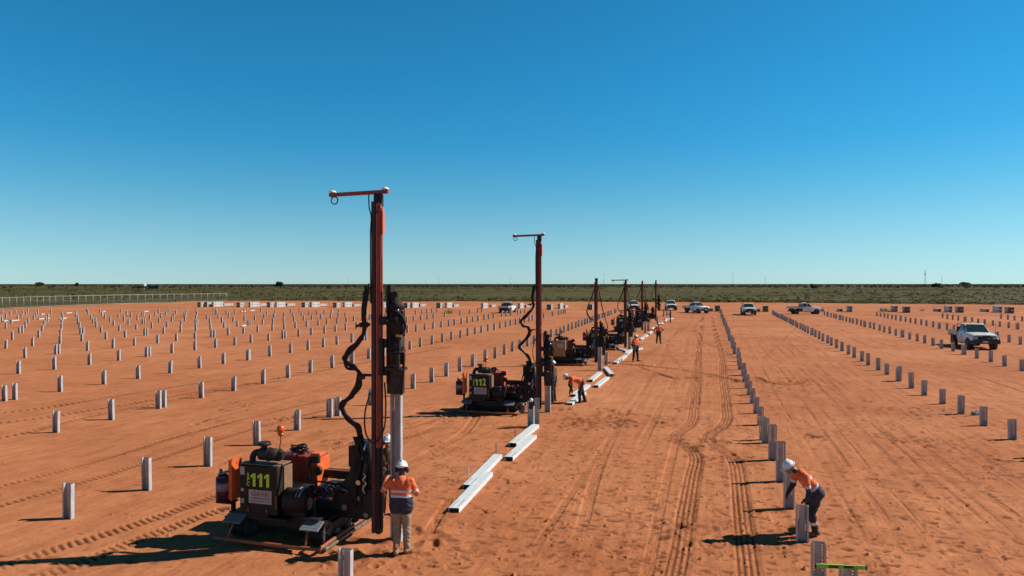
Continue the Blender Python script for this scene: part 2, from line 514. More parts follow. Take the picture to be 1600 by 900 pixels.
# crawler tracks on the left
track([(-60, 905), (60, 865), (170, 832), (260, 803), (345, 772)], .42, .016, 'bars', .15, 1.0)
track([(20, 915), (120, 880), (215, 842), (300, 812), (345, 797)], .42, .016, 'bars', .15, .95)
track([(-60, 808), (100, 762), (230, 722), (330, 690), (430, 660), (540, 632)], .30, .012, 'bars', .16, 1.0)
track([(-60, 775), (100, 735), (200, 706), (300, 676), (400, 650), (520, 622)], .30, .010, 'bars', .16, .95)
track([(-60, 652), (60, 638), (160, 622), (260, 606), (400, 583), (560, 556), (700, 532)], .42, .014, 'bars', .26, 1.0)
track([(-60, 668), (60, 654), (160, 638), (260, 621), (400, 597), (560, 568), (700, 542)], .46, .014, 'bars', .26, 1.0)
track([(-60, 692), (40, 676), (120, 656), (190, 640), (260, 628), (330, 612), (440, 594)], .40, .012, 'bars', .24, .95)
track([(505, 722), (550, 706), (600, 690), (660, 676), (700, 655), (745, 630)], .4, .02, 'bars', .16, .4)
track([(560, 755), (640, 722), (690, 697), (725, 676), (745, 650)], .36, .03, 'ribs', .16, .55)
track([(520, 700), (600, 676), (660, 662), (715, 640)], .3, .02, 'bars', .16, .4)
track([(670, 830), (690, 800), (700, 782)], .25, .02, 'smooth', .1, .5)
# tyre tracks between the drilled row and the right row
track([(1050, 960), (1056, 900), (1066, 850), (1073, 800), (1080, 760), (1084, 738), (1088, 722), (1086, 710), (1074, 700), (1062, 691), (1056, 684), (1060, 676), (1074, 667), (1083, 655), (1085, 642), (1087, 620), (1090, 590), (1091, 560), (1095, 520), (1098, 495)], .47, .020, 'ribs', .10, 1.0)
track([(1178, 960), (1172, 900), (1166, 850), (1160, 800), (1156, 760), (1153, 736), (1150, 724), (1142, 713), (1126, 702), (1112, 693), (1106, 685), (1112, 676), (1128, 667), (1136, 655), (1136, 640), (1134, 620), (1130, 590), (1128, 560), (1118, 520), (1112, 495)], .47, .020, 'ribs', .10, 1.0)
track([(880, 560), (940, 566), (1000, 571), (1060, 577), (1110, 586), (1150, 594)], .6, .06, 'scuff', .1, 1.0)
track([(1178, 590), (1200, 598), (1240, 600), (1255, 594)], .6, .05, 'scuff', .1, 1.0)
track([(1000, 574), (1040, 588), (1062, 592), (1085, 590)], .4, .04, 'scuff', .1, .9)
track([(890, 900), (910, 820), (940, 720), (980, 640), (1020, 580), (1045, 540), (1065, 500)], .3, .012, 'smooth', .1, .25)
track([(1000, 700), (1030, 640), (1050, 600), (1066, 560), (1080, 510)], .3, .012, 'smooth', .1, .25)
track([(1058, 570), (1042, 545), (1050, 525), (1075, 508), (1082, 492)], .4, .012, 'ribs', .11, .5)
track([(1150, 560), (1120, 545), (1092, 530), (1085, 512), (1100, 492)], .4, .012, 'ribs', .11, .5)
track([(1005, 560), (1030, 540), (1055, 522), (1068, 505)], .4, .012, 'ribs', .11, .4)
track([(1190, 560), (1225, 530), (1250, 505), (1262, 495)], .35, .010, 'smooth', .1, .4)
track([(1300, 690), (1330, 650), (1300, 600), (1255, 560), (1230, 530)], .3, .010, 'smooth', .1, .4)
# straight wheel lines running with the rows on the right
for c, w, dk in ((3.1, .10, .35), (3.8, .16, .3), (4.5, .07, .3), (5.2, .2, .4), (5.9, .12, .5), (6.05, .05, .45), (6.8, .22, .35), (7.4, .08, .4), (8.1, .25, .35), (11.0, .2, .4), (11.7, .1, .3), (12.6, .22, .45), (13.4, .1, .35), (14.6, .25, .4), (15.6, .12, .3), (19.6, .25, .4), (21.4, .25, .4), (23, .2, .3), (27.6, .3, .4), (29.5, .25, .35), (-3.4, .2, .12), (-1.2, .25, .12)):
    o_ = random.uniform(-.3, .3)
    pts = [Vector((c + .2836 * z + random.uniform(-.12, .12) + o_ * (z / 60), z, 0)) for z in np.linspace(7, 130, 12)]
    track(pts, w, .011, 'smooth', .1, dk * 1.3, world=True)
for c, w, dk in ((-18.4, .3, .25), (-26.5, .3, .25), (-35, .3, .25), (-43, .3, .2)):
    pts = [Vector((c + .262 * z + random.uniform(-.15, .15), z, 0)) for z in np.linspace(25, 130, 10)]
    track(pts, w, .015, 'smooth', .1, dk, world=True)

hz_full = np.zeros_like(GX)
hz_full[near] = hz
DARK[near] = DN
GZ = hz_full.reshape(NR, NP_)
D2 = DARK.reshape(NR, NP_)
GX2, GY2 = GX.reshape(NR, NP_), GY.reshape(NR, NP_)
fi0 = int(np.searchsorted(phi, R(-44))); fi1 = int(np.searchsorted(phi, R(42)))

def pit(x, y, a, b, rot, depth, dark):
    """a scuff or foot print (depth > 0) or a clod (depth < 0)"""
    r = math.hypot(x, y); ph = math.atan2(x, y)
    ext = max(a, b) * 1.7
    i0, i1 = np.searchsorted(rad, r - ext), np.searchsorted(rad, r + ext)
    j0, j1 = np.searchsorted(phi, ph - ext / r), np.searchsorted(phi, ph + ext / r)
    if i1 <= i0 or j1 <= j0: return
    X = GX2[i0:i1, j0:j1] - x; Y = GY2[i0:i1, j0:j1] - y
    c, s = math.cos(rot), math.sin(rot)
    q = np.hypot((X * c + Y * s) / a, (-X * s + Y * c) / b)
    g = np.exp(-(q ** 4) * 1.3)
    rim = np.exp(-((q - 1.25) / .35) ** 2)
    GZ[i0:i1, j0:j1] += -depth * g + (depth * .15 * rim if depth > 0 else 0)
    D2[i0:i1, j0:j1] = np.maximum(D2[i0:i1, j0:j1], dark * g)

cl = np.random.default_rng(5)
cent = []
for k in range(190):          # patches of foot traffic
    cpx, cpy = cl.uniform(640, 1640), 560 + 340 * cl.random() ** .8
    cent.append(P(cpx, cpy))
for k in range(6500):
    if k % 3:
        c = cent[cl.integers(len(cent))]
        x, y = c.x + cl.normal(0, .9), c.y + cl.normal(0, 1.3)
    else:
        q = P(cl.uniform(-40, 1640), 500 + 400 * cl.random())
        x, y = q.x, q.y
    dist = math.hypot(x, y)
    if dist < 9.3 or dist > 70: continue
    left = (x - .2836 * y) < -8
    if left and cl.random() < .65: continue
    sz = cl.uniform(.020, .060) * (1 + dist / 60)
    if cl.random() < .8:
        pit(x, y, sz * cl.uniform(1.2, 2.6), sz * .85, cl.normal(0, .6), cl.uniform(.004, .018), cl.uniform(.2, .95) ** 1.4)
    else:
        pit(x, y, sz * .6, sz * .5, cl.uniform(0, 3.14), -cl.uniform(.015, .05), cl.uniform(0, .3))
for (cx, cy, n, sp) in ((905, 660, 60, .6), (960, 655, 70, .9), (1000, 660, 40, .8), (1440, 690, 35, .6), (1275, 682, 20, .2), (1220, 600, 30, .9), (1560, 720, 14, .4), (1420, 640, 30, 1.), (370, 635, 18, .5), (330, 655, 10, .4), (1062, 690, 22, .22), (1113, 690, 22, .22), (1100, 716, 14, .2), (1152, 716, 14, .2), (1070, 640, 12, .3), (1090, 700, 26, .4), (1075, 830, 20, .4), (985, 572, 40, 1.5), (560, 690, 20, .5), (700, 650, 26, .6), (660, 840, 24, .4), (560, 868, 24, .35), (870, 640, 18, .3), (1250, 600, 24, .6), (1100, 590, 24, .8), (430, 655, 16, .5)):
    c = P(cx, cy)
    for k in range(n):      # dug and churned spots
        pit(c.x + cl.normal(0, sp), c.y + cl.normal(0, sp), cl.uniform(.08, .2), cl.uniform(.06, .14), cl.uniform(0, 3), cl.uniform(-.05, .05), cl.uniform(.3, .75))

verts = np.stack([GX, GY, GZ.ravel()], axis=1).astype(np.float32)
idx = np.arange(NR * NP_).reshape(NR, NP_)
nxt = np.roll(idx, -1, axis=1)
quads = np.stack([idx[:-1], nxt[:-1], nxt[1:], idx[1:]], axis=-1).reshape(-1, 4)[:, ::-1]
me = bpy.data.meshes.new('ground')
me.vertices.add(len(verts)); me.vertices.foreach_set('co', verts.ravel())
me.loops.add(quads.size); me.loops.foreach_set('vertex_index', quads.ravel().astype(np.int32))
me.polygons.add(len(quads))
me.polygons.foreach_set('loop_start', (np.arange(len(quads)) * 4).astype(np.int32))
me.polygons.foreach_set('use_smooth', np.ones(len(quads), dtype=bool))
me.update(calc_edges=True)
at = me.attributes.new('damp_shade', 'FLOAT', 'POINT')  # shade of ruts and pits painted into the soil colour, with darker damp soil
at.data.foreach_set('value', D2.ravel().astype(np.float32))
# edge of the cleared site
EDGE = [P(*q) for q in ((-900, 700), (-300, 545), (-100, 496), (0, 482.5), (90, 478), (180, 474.8), (355, 470.2), (640, 471), (820, 471.3), (1000, 472), (1200, 473), (1400, 475), (1600, 476.5), (1900, 479))]
eph = np.array([math.atan2(p.x, p.y) for p in EDGE]); erd = np.array([math.hypot(p.x, p.y) for p in EDGE])
bound = np.interp(PP.ravel(), eph, erd)
wob = (vnoise(GX, GY, 9, 31) - .5) * 9 + (vnoise(GX, GY, 2.5, 32) - .5) * 5
veg = np.clip((RR.ravel() - bound + wob) / 4 + .5, 0, 1)
at = me.attributes.new('scrub', 'FLOAT', 'POINT')
at.data.foreach_set('value', veg.astype(np.float32))
ground = bpy.data.objects.new('ground', me)
COL.objects.link(ground)
ground['kind'] = 'structure'

def ground_material():
    m = bpy.data.materials.new('red_sand')
    m.use_nodes = True
    n, l = m.node_tree.nodes, m.node_tree.links
    b = n['Principled BSDF']
    b.inputs['Roughness'].default_value = 0.95
    b.inputs['Specular IOR Level'].default_value = 0.1
    geo = n.new('ShaderNodeNewGeometry')
    def noise(scale, detail=6, rough=.6, vec=None):
        t = n.new('ShaderNodeTexNoise')
        t.inputs['Scale'].default_value = scale
        t.inputs['Detail'].default_value = detail
        t.inputs['Roughness'].default_value = rough
        l.new(vec or geo.outputs['Position'], t.inputs['Vector'])
        return t.outputs[0]
    def ramp(fac, *stops):
        r = n.new('ShaderNodeValToRGB')
        e = r.color_ramp.elements
        while len(e) < len(stops): e.new(.5)
        for k, (p, c) in enumerate(stops):
            e[k].position = p; e[k].color = (*c, 1)
        l.new(fac, r.inputs[0])
        return r.outputs[0]
    def mix(f, a, c, mode='MIX'):
        x = n.new('ShaderNodeMix'); x.data_type = 'RGBA'; x.blend_type = mode
        if isinstance(f, (int, float)): x.inputs['Factor'].default_value = f
        else: l.new(f, x.inputs['Factor'])
        for s, v in (('A', a), ('B', c)):
            if isinstance(v, tuple): x.inputs[s].default_value = (*v, 1)
            else: l.new(v, x.inputs[s])
        return x.outputs['Result']
    soil = ramp(noise(.11, 9, .68), (.36, SOIL_A), (.64, SOIL_B))
    mid = ramp(noise(1.3, 8, .7), (.3, (.80, .76, .73)), (.7, (1.10, 1.10, 1.11)))
    soil = mix(1.0, soil, mid, 'MULTIPLY')
    grain = ramp(noise(16, 6, .7), (.35, (.84, .82, .80)), (.7, (1.12, 1.12, 1.12)))
    soil = mix(1.0, soil, grain, 'MULTIPLY')
    pale = ramp(noise(.045, 7, .7), (.50, (0, 0, 0)), (.68, (.7, .7, .7)))
    soil = mix(pale, soil, SOIL_C)
    mps = n.new('ShaderNodeMapping'); mps.inputs['Rotation'].default_value = (0, 0, TH); 
    l.new(geo.outputs['Position'], mps.inputs['Vector'])
    mps2 = n.new('ShaderNodeMapping'); mps2.inputs['Scale'].default_value = (1, .07, 1)
    l.new(mps.outputs[0], mps2.inputs['Vector'])
    streak = ramp(noise(4.5, 6, .7, mps2.outputs[0]), (.36, (.78, .75, .72)), (.52, (1, 1, 1)), (.68, (1.08, 1.08, 1.08)))
    soil = mix(.8, soil, streak, 'MULTIPLY')
    fleck = ramp(noise(6.5, 3, .6), (.655, (0, 0, 0)), (.70, (.75, .75, .75)))
    soil = mix(fleck, soil, (.24, .085, .038))
    a1 = n.new('ShaderNodeAttribute'); a1.attribute_name = 'damp_shade'
    soil = mix(a1.outputs['Fac'], soil, SOIL_D)
    mp0 = n.new('ShaderNodeMapping'); mp0.inputs['Scale'].default_value = (.45, 1, 1)
    l.new(geo.outputs['Position'], mp0.inputs['Vector'])
    crumb = ramp(noise(2.2, 9, .78, mp0.outputs[0]), (.575, (0, 0, 0)), (.68, (.62, .62, .62)))
    soil = mix(crumb, soil, (.25, .09, .042))
    # scrub plain
    mp = n.new('ShaderNodeMapping'); mp.inputs['Scale'].default_value = (.35, 1, 1)
    l.new(geo.outputs['Position'], mp.inputs['Vector'])
    g1 = ramp(noise(.012, 5, .6, mp.outputs[0]), (.34, (.052, .040, .014)), (.5, (.088, .072, .018)), (.66, (.128, .100, .026)))
    g2 = ramp(noise(.09, 8, .75), (.36, (.45, .46, .45)), (.55, (1, 1, 1)), (.75, (1.3, 1.25, 1.2)))
    g = mix(1.0, g1, g2, 'MULTIPLY')
    bare = ramp(noise(.05, 6, .7), (.66, (0, 0, 0)), (.74, (.45, .45, .45)))
    g = mix(bare, g, (.30, .12, .05))
    a2 = n.new('ShaderNodeAttribute'); a2.attribute_name = 'scrub'
    col = mix(a2.outputs['Fac'], soil, g)
    l.new(col, b.inputs['Base Color'])
    bp = n.new('ShaderNodeBump')
    bp.inputs['Strength'].default_value = .35
    bp.inputs['Distance'].default_value = .012
    l.new(noise(30, 8, .75), bp.inputs['Height'])
    l.new(bp.outputs[0], b.inputs['Normal'])
    return m
SOIL_A = (.52, .202, .088)
SOIL_B = (.42, .144, .058)
SOIL_C = (.57, .240, .110)
SOIL_D = (.13, .042, .019)
me.materials.append(ground_material())

# ------------------------------------------------------------------ scrub plain, far woodland, trees
def clump_mesh(name, items, mats, leaves=14):
    """items: (x, y, width, height): each a loose cluster of small leaf faces"""
    n = len(items)
    it = np.array(items)
    k = leaves
    c = np.repeat(it, k, axis=0)
    N = len(c)
    r = np.random.default_rng(3)
    th = r.uniform(0, 2 * np.pi, N); q = np.sqrt(r.random(N)); hh = r.random(N) ** .8
    rr = q * np.sqrt(np.clip(1.05 - hh ** 2, 0, 1)) * .5
    px = c[:, 0] + rr * c[:, 2] * np.cos(th); py = c[:, 1] + rr * c[:, 2] * np.sin(th); pz = hh * c[:, 3] * .9 + .02
    sz = np.minimum(c[:, 2], c[:, 3] * 1.6) * r.uniform(.14, .30, N)
    a = r.uniform(0, 2 * np.pi, N); tl = r.uniform(-.7, .7, N)
    ux, uy, uz = np.cos(a) * sz, np.sin(a) * sz, tl * sz * .5
    wx, wy, wz = -np.sin(a) * sz * .4, np.cos(a) * sz * .4, sz * .75
    co = np.zeros((N, 4, 3))
    for j, (s, t) in enumerate(((-1, -1), (1, -1), (.6, 1), (-.6, 1))):
        co[:, j, 0] = px + s * ux + t * wx; co[:, j, 1] = py + s * uy + t * wy; co[:, j, 2] = np.maximum(pz + s * uz + t * wz, 0)
    m = bpy.data.meshes.new(name)
    m.vertices.add(N * 4); m.vertices.foreach_set('co', co.ravel().astype(np.float32))
    m.loops.add(N * 4); m.loops.foreach_set('vertex_index', np.arange(N * 4, dtype=np.int32))
    m.polygons.add(N); m.polygons.foreach_set('loop_start', (np.arange(N) * 4).astype(np.int32))
    m.update(calc_edges=True)
    for q_ in mats: m.materials.append(M[q_])
    return m

def edge_r(ph):
    return float(np.interp(ph, eph, erd))

r_ = np.random.default_rng(17)
items = []
while len(items) < 7000:
    ph = r_.uniform(R(-43), R(41))
    e = edge_r(ph)
    d = e + 1.5 + (1500 - e) * r_.random() ** 2.2
    x, y = d * math.sin(ph), d * math.cos(ph)
    pat = math.sin(x * .021 + 1) * math.sin(y * .013) + .6 * math.sin(x * .006 - y * .004)
    if r_.random() > .45 + .4 * pat: continue
    s = r_.uniform(.4, 1.2) * (1 + d / 1200)
    items.append((x, y, s * r_.uniform(1.2, 2.6), s * r_.uniform(.22, .5)))
o = bpy.data.objects.new('scrub', clump_mesh('scrub', items, ['leaf_olive'], 14))
COL.objects.link(o)
tag(o, 'low olive scrub and grass on the plain beyond the site', 'scrub', kind='stuff')
items = []
while len(items) < 5200:
    ph = r_.uniform(R(-43), R(41))
    d = 900 + 2600 * r_.random() ** .9
    x, y = d * math.sin(ph), d * math.cos(ph)
    if math.sin(x * .004 + 2) + math.sin(y * .006 + x * .002) + r_.uniform(-1.6, 1.2) < -.4: continue
    s = r_.uniform(1.2, 3.2) * (1.25 if ph > R(20) else 1)
    items.append((x, y, s * r_.uniform(1.2, 2.4), s))
o = bpy.data.objects.new('far_woodland', clump_mesh('far_woodland', items, ['leaf_dark'], 12))
COL.objects.link(o)
tag(o, 'dark line of low trees along the horizon', 'woodland', kind='stuff')

def tree(px, dist, h, w, label, flat=False):
    a = (px - 800) / F
    x, y = a * dist, dist
    t = empty('tree', (x, y, 0), random.uniform(0, 6), label, 'tree', 'lone trees on the plain')
    b = MB()
    b.tube(spline([(0, 0, -.2), (w * .02, 0, h * .3), (-w * .03, w * .02, h * .6)], 4), [h * .035] * 4 + [h * .03] * 4 + [h * .02], 8)
    for k in range(6):
        an = k * 1.05
        e = Vector((math.cos(an) * w * .33, math.sin(an) * w * .33, h * random.uniform(.65, .85)))
        b.tube(spline([(0, 0, h * .32), e * .5 + Vector((0, 0, h * .12)), e], 3), [h * .02, h * .017, h * .014, h * .012, h * .01, h * .008, h * .006], 6)
    b.build('trunk', 'bark', t)
    its = []
    for k in range(16):
        an, q = random.uniform(0, 6.28), math.sqrt(random.random())
        zz = random.uniform(.55, .80) if flat else random.uniform(.25, .72)
        its.append((math.cos(an) * q * w * .36, math.sin(an) * q * w * .36, w * random.uniform(.3, .5), h * (.2 if flat else .34), zz * h))
    m = clump_mesh('crown', [i[:4] for i in its], ['leaf_dark'], 34)
    co = np.zeros(len(m.vertices) * 3, dtype=np.float32)
    m.vertices.foreach_get('co', co)
    co = co.reshape(-1, 3)
    co[:, 2] += np.repeat(np.array([i[4] for i in its]), 34 * 4)
    m.vertices.foreach_set('co', co.ravel())
    c = bpy.data.objects.new('crown', m)
    COL.objects.link(c)
    c.parent = t
for px, d, h, w, lb, fl in (
        (437, 900, 7.2, 10, 'dark bushy tree standing alone on the horizon left of the tall rig', False),
        (217, 420, 4.2, 10, 'flat topped tree beyond the white railed fence on the left', True),
        (62, 900, 6.5, 9, 'small round tree on the horizon near the left picture edge', False),
        (120, 1000, 6.5, 7, 'narrow tree on the horizon above the left end of the fence', False),
        (1463, 700, 5.5, 9, 'dark round tree on the horizon under the lattice mast', False),
        (1508, 800, 7, 14, 'wide pale tree on the right horizon above the front facing ute', True),
        (1272, 600, 4.6, 8, 'dark tree on the plain behind the side-on white ute', False),
        (513, 560, 3.6, 7, 'grey green tree on the plain left of the nearest mast', True)):
    tree(px, d, h, w, lb, fl)

def tussock(px, py, w, h, label):
    p = P(px, py)
    b = MB()
    for k in range(70):
        an, q = random.uniform(0, 6.28), math.sqrt(random.random()) * w * .3
        x, y = math.cos(an) * q, math.sin(an) * q
        lean = Vector((x * 1.4 + random.uniform(-.1, .1), y * 1.4 + random.uniform(-.1, .1), h * random.uniform(.5, 1)))
        s = .035
        d = Vector((-math.sin(an), math.cos(an), 0)) * s
        a = Vector((x, y, 0))
        b.quad(a - d, a + d, a + lean + d * .2, a + lean - d * .2)
    tag(b.build('grass_tussock', 'leaf_grass', loc=p), label, 'plant', 'tussocks on the cleared sand')
tussock(700.5, 490, 2.0, 1.0, 'bright green bush growing in front of the pile stacks')
tussock(1384, 487, 1.9, .75, 'olive green bush against the pile stack right of the side-on ute')
tussock(1440, 486, .9, .4, 'tiny dry tuft alone on the sand between two right-hand pile stacks')

# far lattice masts and power poles
def lattice(px, dist, top_py, label, simple=False):
    x = (px - 800) / F * dist
    h = H + (YH - top_py) / F * dist
    t = empty('power_pole' if simple else 'lattice_mast', (x, dist, 0), 0, label, 'power pole' if simple else 'mast', 'masts and poles on the horizon')
    b = MB()
    if simple:
        b.cyl((0, 0, 0), (0, 0, h), .30, .22, 6)
        b.build('pole', 'tower', t)
        b = MB()
        b.box((0, 0, h - 1.2), (3.2, .2, .25))
        b.build('crossarm', 'tower', t)
    else:
        w = h * .045
        for s in ((-1, -1), (1, -1), (1, 1), (-1, 1)):
            b.tube([(s[0] * w, s[1] * w, 0), (s[0] * w * .3, s[1] * w * .3, h)], .13, 4)
        for k in range(10):
            z0, z1 = h * k / 10, h * (k + 1) / 10
            a, c = w * (1 - .07 * k), w * (1 - .07 * (k + 1))
            b.tube([(-a, -a, z0), (c, -c, z1)], .07, 4)
            b.tube([(a, a, z0), (-c, c, z1)], .07, 4)
        b.build('lattice', 'tower', t)
        b = MB()
        b.cyl((0, 0, h * .72), (0, 0, h * .8), w * .9, None, 8)
        b.build('antenna_drum', 'tower', t)
lattice(1445.5, 1500, 422, 'tall faint lattice mast on the right horizon')
lattice(1471.5, 1200, 432.5, 'plain pole on the horizon just right of the lattice mast', True)
lattice(1145, 1500, 427, 'tall pole on the horizon above the front-facing ute in the middle distance', True)
lattice(1195.5, 1400, 432.5, 'pole on the horizon left of the side-on white ute', True)
lattice(943.5, 1300, 428, 'pole on the horizon right of the third rig mast', True)
lattice(797, 1400, 433, 'pole on the horizon just left of the second rig mast', True)
lattice(685.5, 1400, 433, 'right one of two poles between the two tall rig masts', True)
lattice(666, 1500, 436, 'left one of two poles between the two tall rig masts', True)
lattice(544, 1500, 436, 'pole on the horizon just left of the nearest rig mast', True)

t = empty('shed', (P(224, 450).x * 0 + (224 - 800) / F * 700, 700, 0), 0, 'tiny white shed with dark lean-to on the left horizon', 'shed')
MB().box((0, 0, 2.2), (4.2, 4, 4.4)).prism([(-2.3, 4.4), (2.3, 4.4), (0, 5.2)], 1, -2.1, 2.1).build('wall', 'white_sheet', t)
MB().box((9, 1, 1.5), (13, 4, 3.0)).box((5, 1, 3.2), (4, 3, .5)).box((13.5, 1, 3.3), (3, 3, .6)).build('lean_to', 'shed_dark', t)

# ------------------------------------------------------------------ perimeter fence
fl = [P(*q) for q in ((-60, 490), (0, 482.5), (90, 478), (180, 474.8), (355, 470.2))]
fence = empty('perimeter_fence', fl[1], 0, 'wire fence with white top rail along the left edge of the site', 'fence')
def along(pts, step):
    o, carry = [], 0.0
    for a, b in zip(pts, pts[1:]):
        L = (b - a).length
        s = carry
        while s < L:
            o.append(a + (b - a) * (s / L)); s += step
        carry = s - L
    o.append(pts[-1])
    return o
def fence_parts(t, pts, h, step, rail, rr, pr=.030, mt='fence_steel'):
    base = t.location.copy()
    posts = along(pts, step)
    for p in posts[:98]:
        b = MB()
        b.cyl((0, 0, -.1), (0, 0, h + (0 if rail else .0)), pr, None, 6)
        d = Vector((0, -.16, .35))
        b.tube([(0, 0, h), (0, -.18, h + .32)], pr * .7, 5)
        b.build('fence_post', mt, t, p - base)
    if rail:
        MB().tube([p - base + Vector((0, 0, h)) for p in pts], rr, 6).build('top_rail', 'fence_steel', t)
        MB().tube([p - base + Vector((0, 0, .08)) for p in pts], rr * .8, 6).build('bottom_rail', 'fence_steel', t)
    b = MB()
    for z in (.4, .8, 1.2, 1.6, 2.0):
        b.tube([p - base + Vector((0, 0, z * h / 2.2)) for p in pts], .006, 4)
    b.build('wire', 'fence_steel', t)
fence_parts(fence, fl, 2.25, 2.15, True, .042)
bl = [P(*q) for q in ((358, 470.0), (640, 469.6), (820, 469.8), (1000, 470.4), (1200, 471.2), (1400, 473.2), (1640, 475))]
fence2 = empty('back_fence', bl[0], 0, 'faint wire fence along the far edge of the cleared site', 'fence')
fence_parts(fence2, bl, 2.3, 2.75, False, 0, .018, 'fence_grey')
p = P(1540, 471)
t = empty('marker_mesh', p, 0, 'small upright orange safety mesh beyond the far stacks on the right', 'barrier')
MB().cyl((-.45, 0, -.05), (-.45, 0, 1.5), .03, None, 6).build('stake', 'orange_band', t)
MB().cyl((.25, 0, -.05), (.25, 0, 1.3), .03, None, 6).build('stake', 'orange_band', t)
MB().box((-.1, .04, 1.0), (.75, .02, .7)).build('mesh_panel', 'orange_band', t)

# ------------------------------------------------------------------ piles: galvanised lipped channels
PW, PD, PL, PT = .23, .10, .024, .007
def channel_web_clean(b, z0, z1):
    w, d = PW / 2, PD
    n = 11
    top = z1 - .05
    zs = [z0]
    for k in range(n):
        zs += [top - (n - 1 - k) * .043 - .024, top - (n - 1 - k) * .043]
    zs.append(z1)
    for x0, x1 in ((-w, -.078), (-.056, .056), (.078, w)):
        b.quad((x0, d, z0), (x1, d, z0), (x1, d, z1), (x0, d, z1))
        b.quad((x0, d - PT, z0), (x1, d - PT, z0), (x1, d - PT, z1), (x0, d - PT, z1))
    for x0, x1 in ((-.078, -.056), (.056, .078)):
        for j in range(len(zs) - 1):
            if j % 2 == 1: continue
            b.quad((x0, d, zs[j]), (x1, d, zs[j]), (x1, d, zs[j + 1]), (x0, d, zs[j + 1]))
            b.quad((x0, d - PT, zs[j]), (x1, d - PT, zs[j]), (x1, d - PT, zs[j + 1]), (x0, d - PT, zs[j + 1]))
    b.quad((-w, d - PT, z1), (w, d - PT, z1), (w, d, z1), (-w, d, z1))
    zc, zh = (z0 + z1) / 2, z1 - z0
    for s in (-1, 1):
        b.box((s * (w - PT / 2), d / 2 - PT / 2, zc), (PT, d - PT, zh))
        b.box((s * (w - PL / 2 - PT), PT / 2, zc), (PL, PT, zh))

def pile_mesh(name, h):
    b = MB()
    channel_web_clean(b, -.06, h)
    bmesh.ops.remove_doubles(b.bm, verts=b.bm.verts, dist=.0002)
    o = b.build(name, 'galv')
    me = o.data
    bpy.data.objects.remove(o)
    return me
PILE_MESH = {}
def pile_at(pos, h, rz=0.0, tilt=0.0):
    key = round(h / .04) * .04
    if key not in PILE_MESH:
        PILE_MESH[key] = pile_mesh('steel_pile', key)
    o = bpy.data.objects.new('steel_pile', PILE_MESH[key])
    o.location = (pos.x, pos.y, 0)
    o.rotation_euler = (random.uniform(-.02, .02), random.uniform(-.02, .02), ROWROT + rz + random.uniform(-.05, .05))
    COL.objects.link(o)
    return o

ROWS = {   # name: (vanishing column, slope, station of a pair of piles, explicit near piles)
    'R1': (1109.3, .3577, 22.5), 'R2': (1115.8, 1.898, 36.7), 'R3': (1112, 3.558, 33.9), 'R4': (1113, 5.06, 47.0),
    'R5': (1113, 6.66, 45.2), 'R6': (1113, 8.23, 43.5),
    'L1': (1083.7, -2.662, 26.9), 'L2': (1080.5, -4.284, 28.7), 'L3': (1092, -5.917, 30.6), 'L4': (1085, -7.485, 32.5)}
for k in range(5, 20):
    ROWS['L%d' % k] = (1085, -7.485 - 1.56 * (k - 4), 32.5 + 1.9 * (k - 4))
EXPL = {
    'R1': [(1281, None, 11.76, .75), (1254, 848, None, .74), (1233, 795, None, .80), (1220, 753, None, 1.06), (1207, 720, None, 1.05), (1196, 693, None, .78), (1192.5, 688, None, .76), (1188.5, 665, None, .68), (1181.5, 646, None, .66), (1176, 630, None, .66), (1171, 617, None, .66)],
    'L1': [(104, 811, None, .76), (227, 766, None, .79), (323, 728, None, .80), (400, 696, None, .76), (463, 673, None, .74), (514, 653, None, .72), (526.5, 650, None, .74)],
}
ROWTEXT = {'R1': 'in the stooping worker\'s row', 'R2': 'first row right of the stooping worker', 'R3': 'row just before the nearest white ute',
           'R4': 'row just behind the nearest white ute', 'R5': 'second row behind the nearest white ute', 'R6': 'in the farthest right-hand row',
           'L1': 'first row left of the rigs'}
for k in range(2, 20):
    ROWTEXT['L%d' % k] = '%s row left of the rigs' % ordinal(k)

def proj(p):
    cy, cz = p.y * math.cos(PITCH) - (p.z - H) * math.sin(PITCH), p.y * math.sin(PITCH) + (p.z - H) * math.cos(PITCH)
    return 800 + F * p.x / cy, 450 - F * cz / cy

allp = []
for rn, (x0, k, zp) in ROWS.items():
    ex = EXPL.get(rn, [])
    zstart = 6.0
    for (px, py, Z, h) in ex:
        q = P(px, py) if py else Vector(((px - 800) / F * Z, Z, 0))
        allp.append((rn, q, h))
        zstart = max(zstart, q.y + 1.4)
    zend = 128 if rn[0] == 'L' else {'R1': 127, 'R2': 119, 'R3': 114, 'R4': 112, 'R5': 107, 'R6': 105}[rn]
    zs = []
    per = 16.4
    z = zp - per * 8
    while z < zend:
        zs += [z, z + .30] + [z + .30 + (per - .30) / 7 * j for j in range(1, 7)]
        z += per
    for z in sorted(zs):
        if z < zstart or z > zend + random.uniform(-2, 0): continue
        q = Vector(((x0 - 800) / F * z + k * H, z, 0))
        px, py = proj(q)
        if px < -30 or px > 1640 or py > 930: continue
        q.x += random.gauss(0, .05) ; q.y += random.gauss(0, .05)
        h = .74 + random.uniform(-.05, .05) if rn[0] == 'L' else .70 + random.uniform(-.05, .05)
        if rn == 'R1': h = .68 + random.uniform(-.05, .05)
        if rn[0] == 'L' and z > 105 and random.random() < .25: continue
        allp.append((rn, q, h))
allp.sort(key=lambda a: a[1].y)
cnt = {}
rest = []
npile = 0
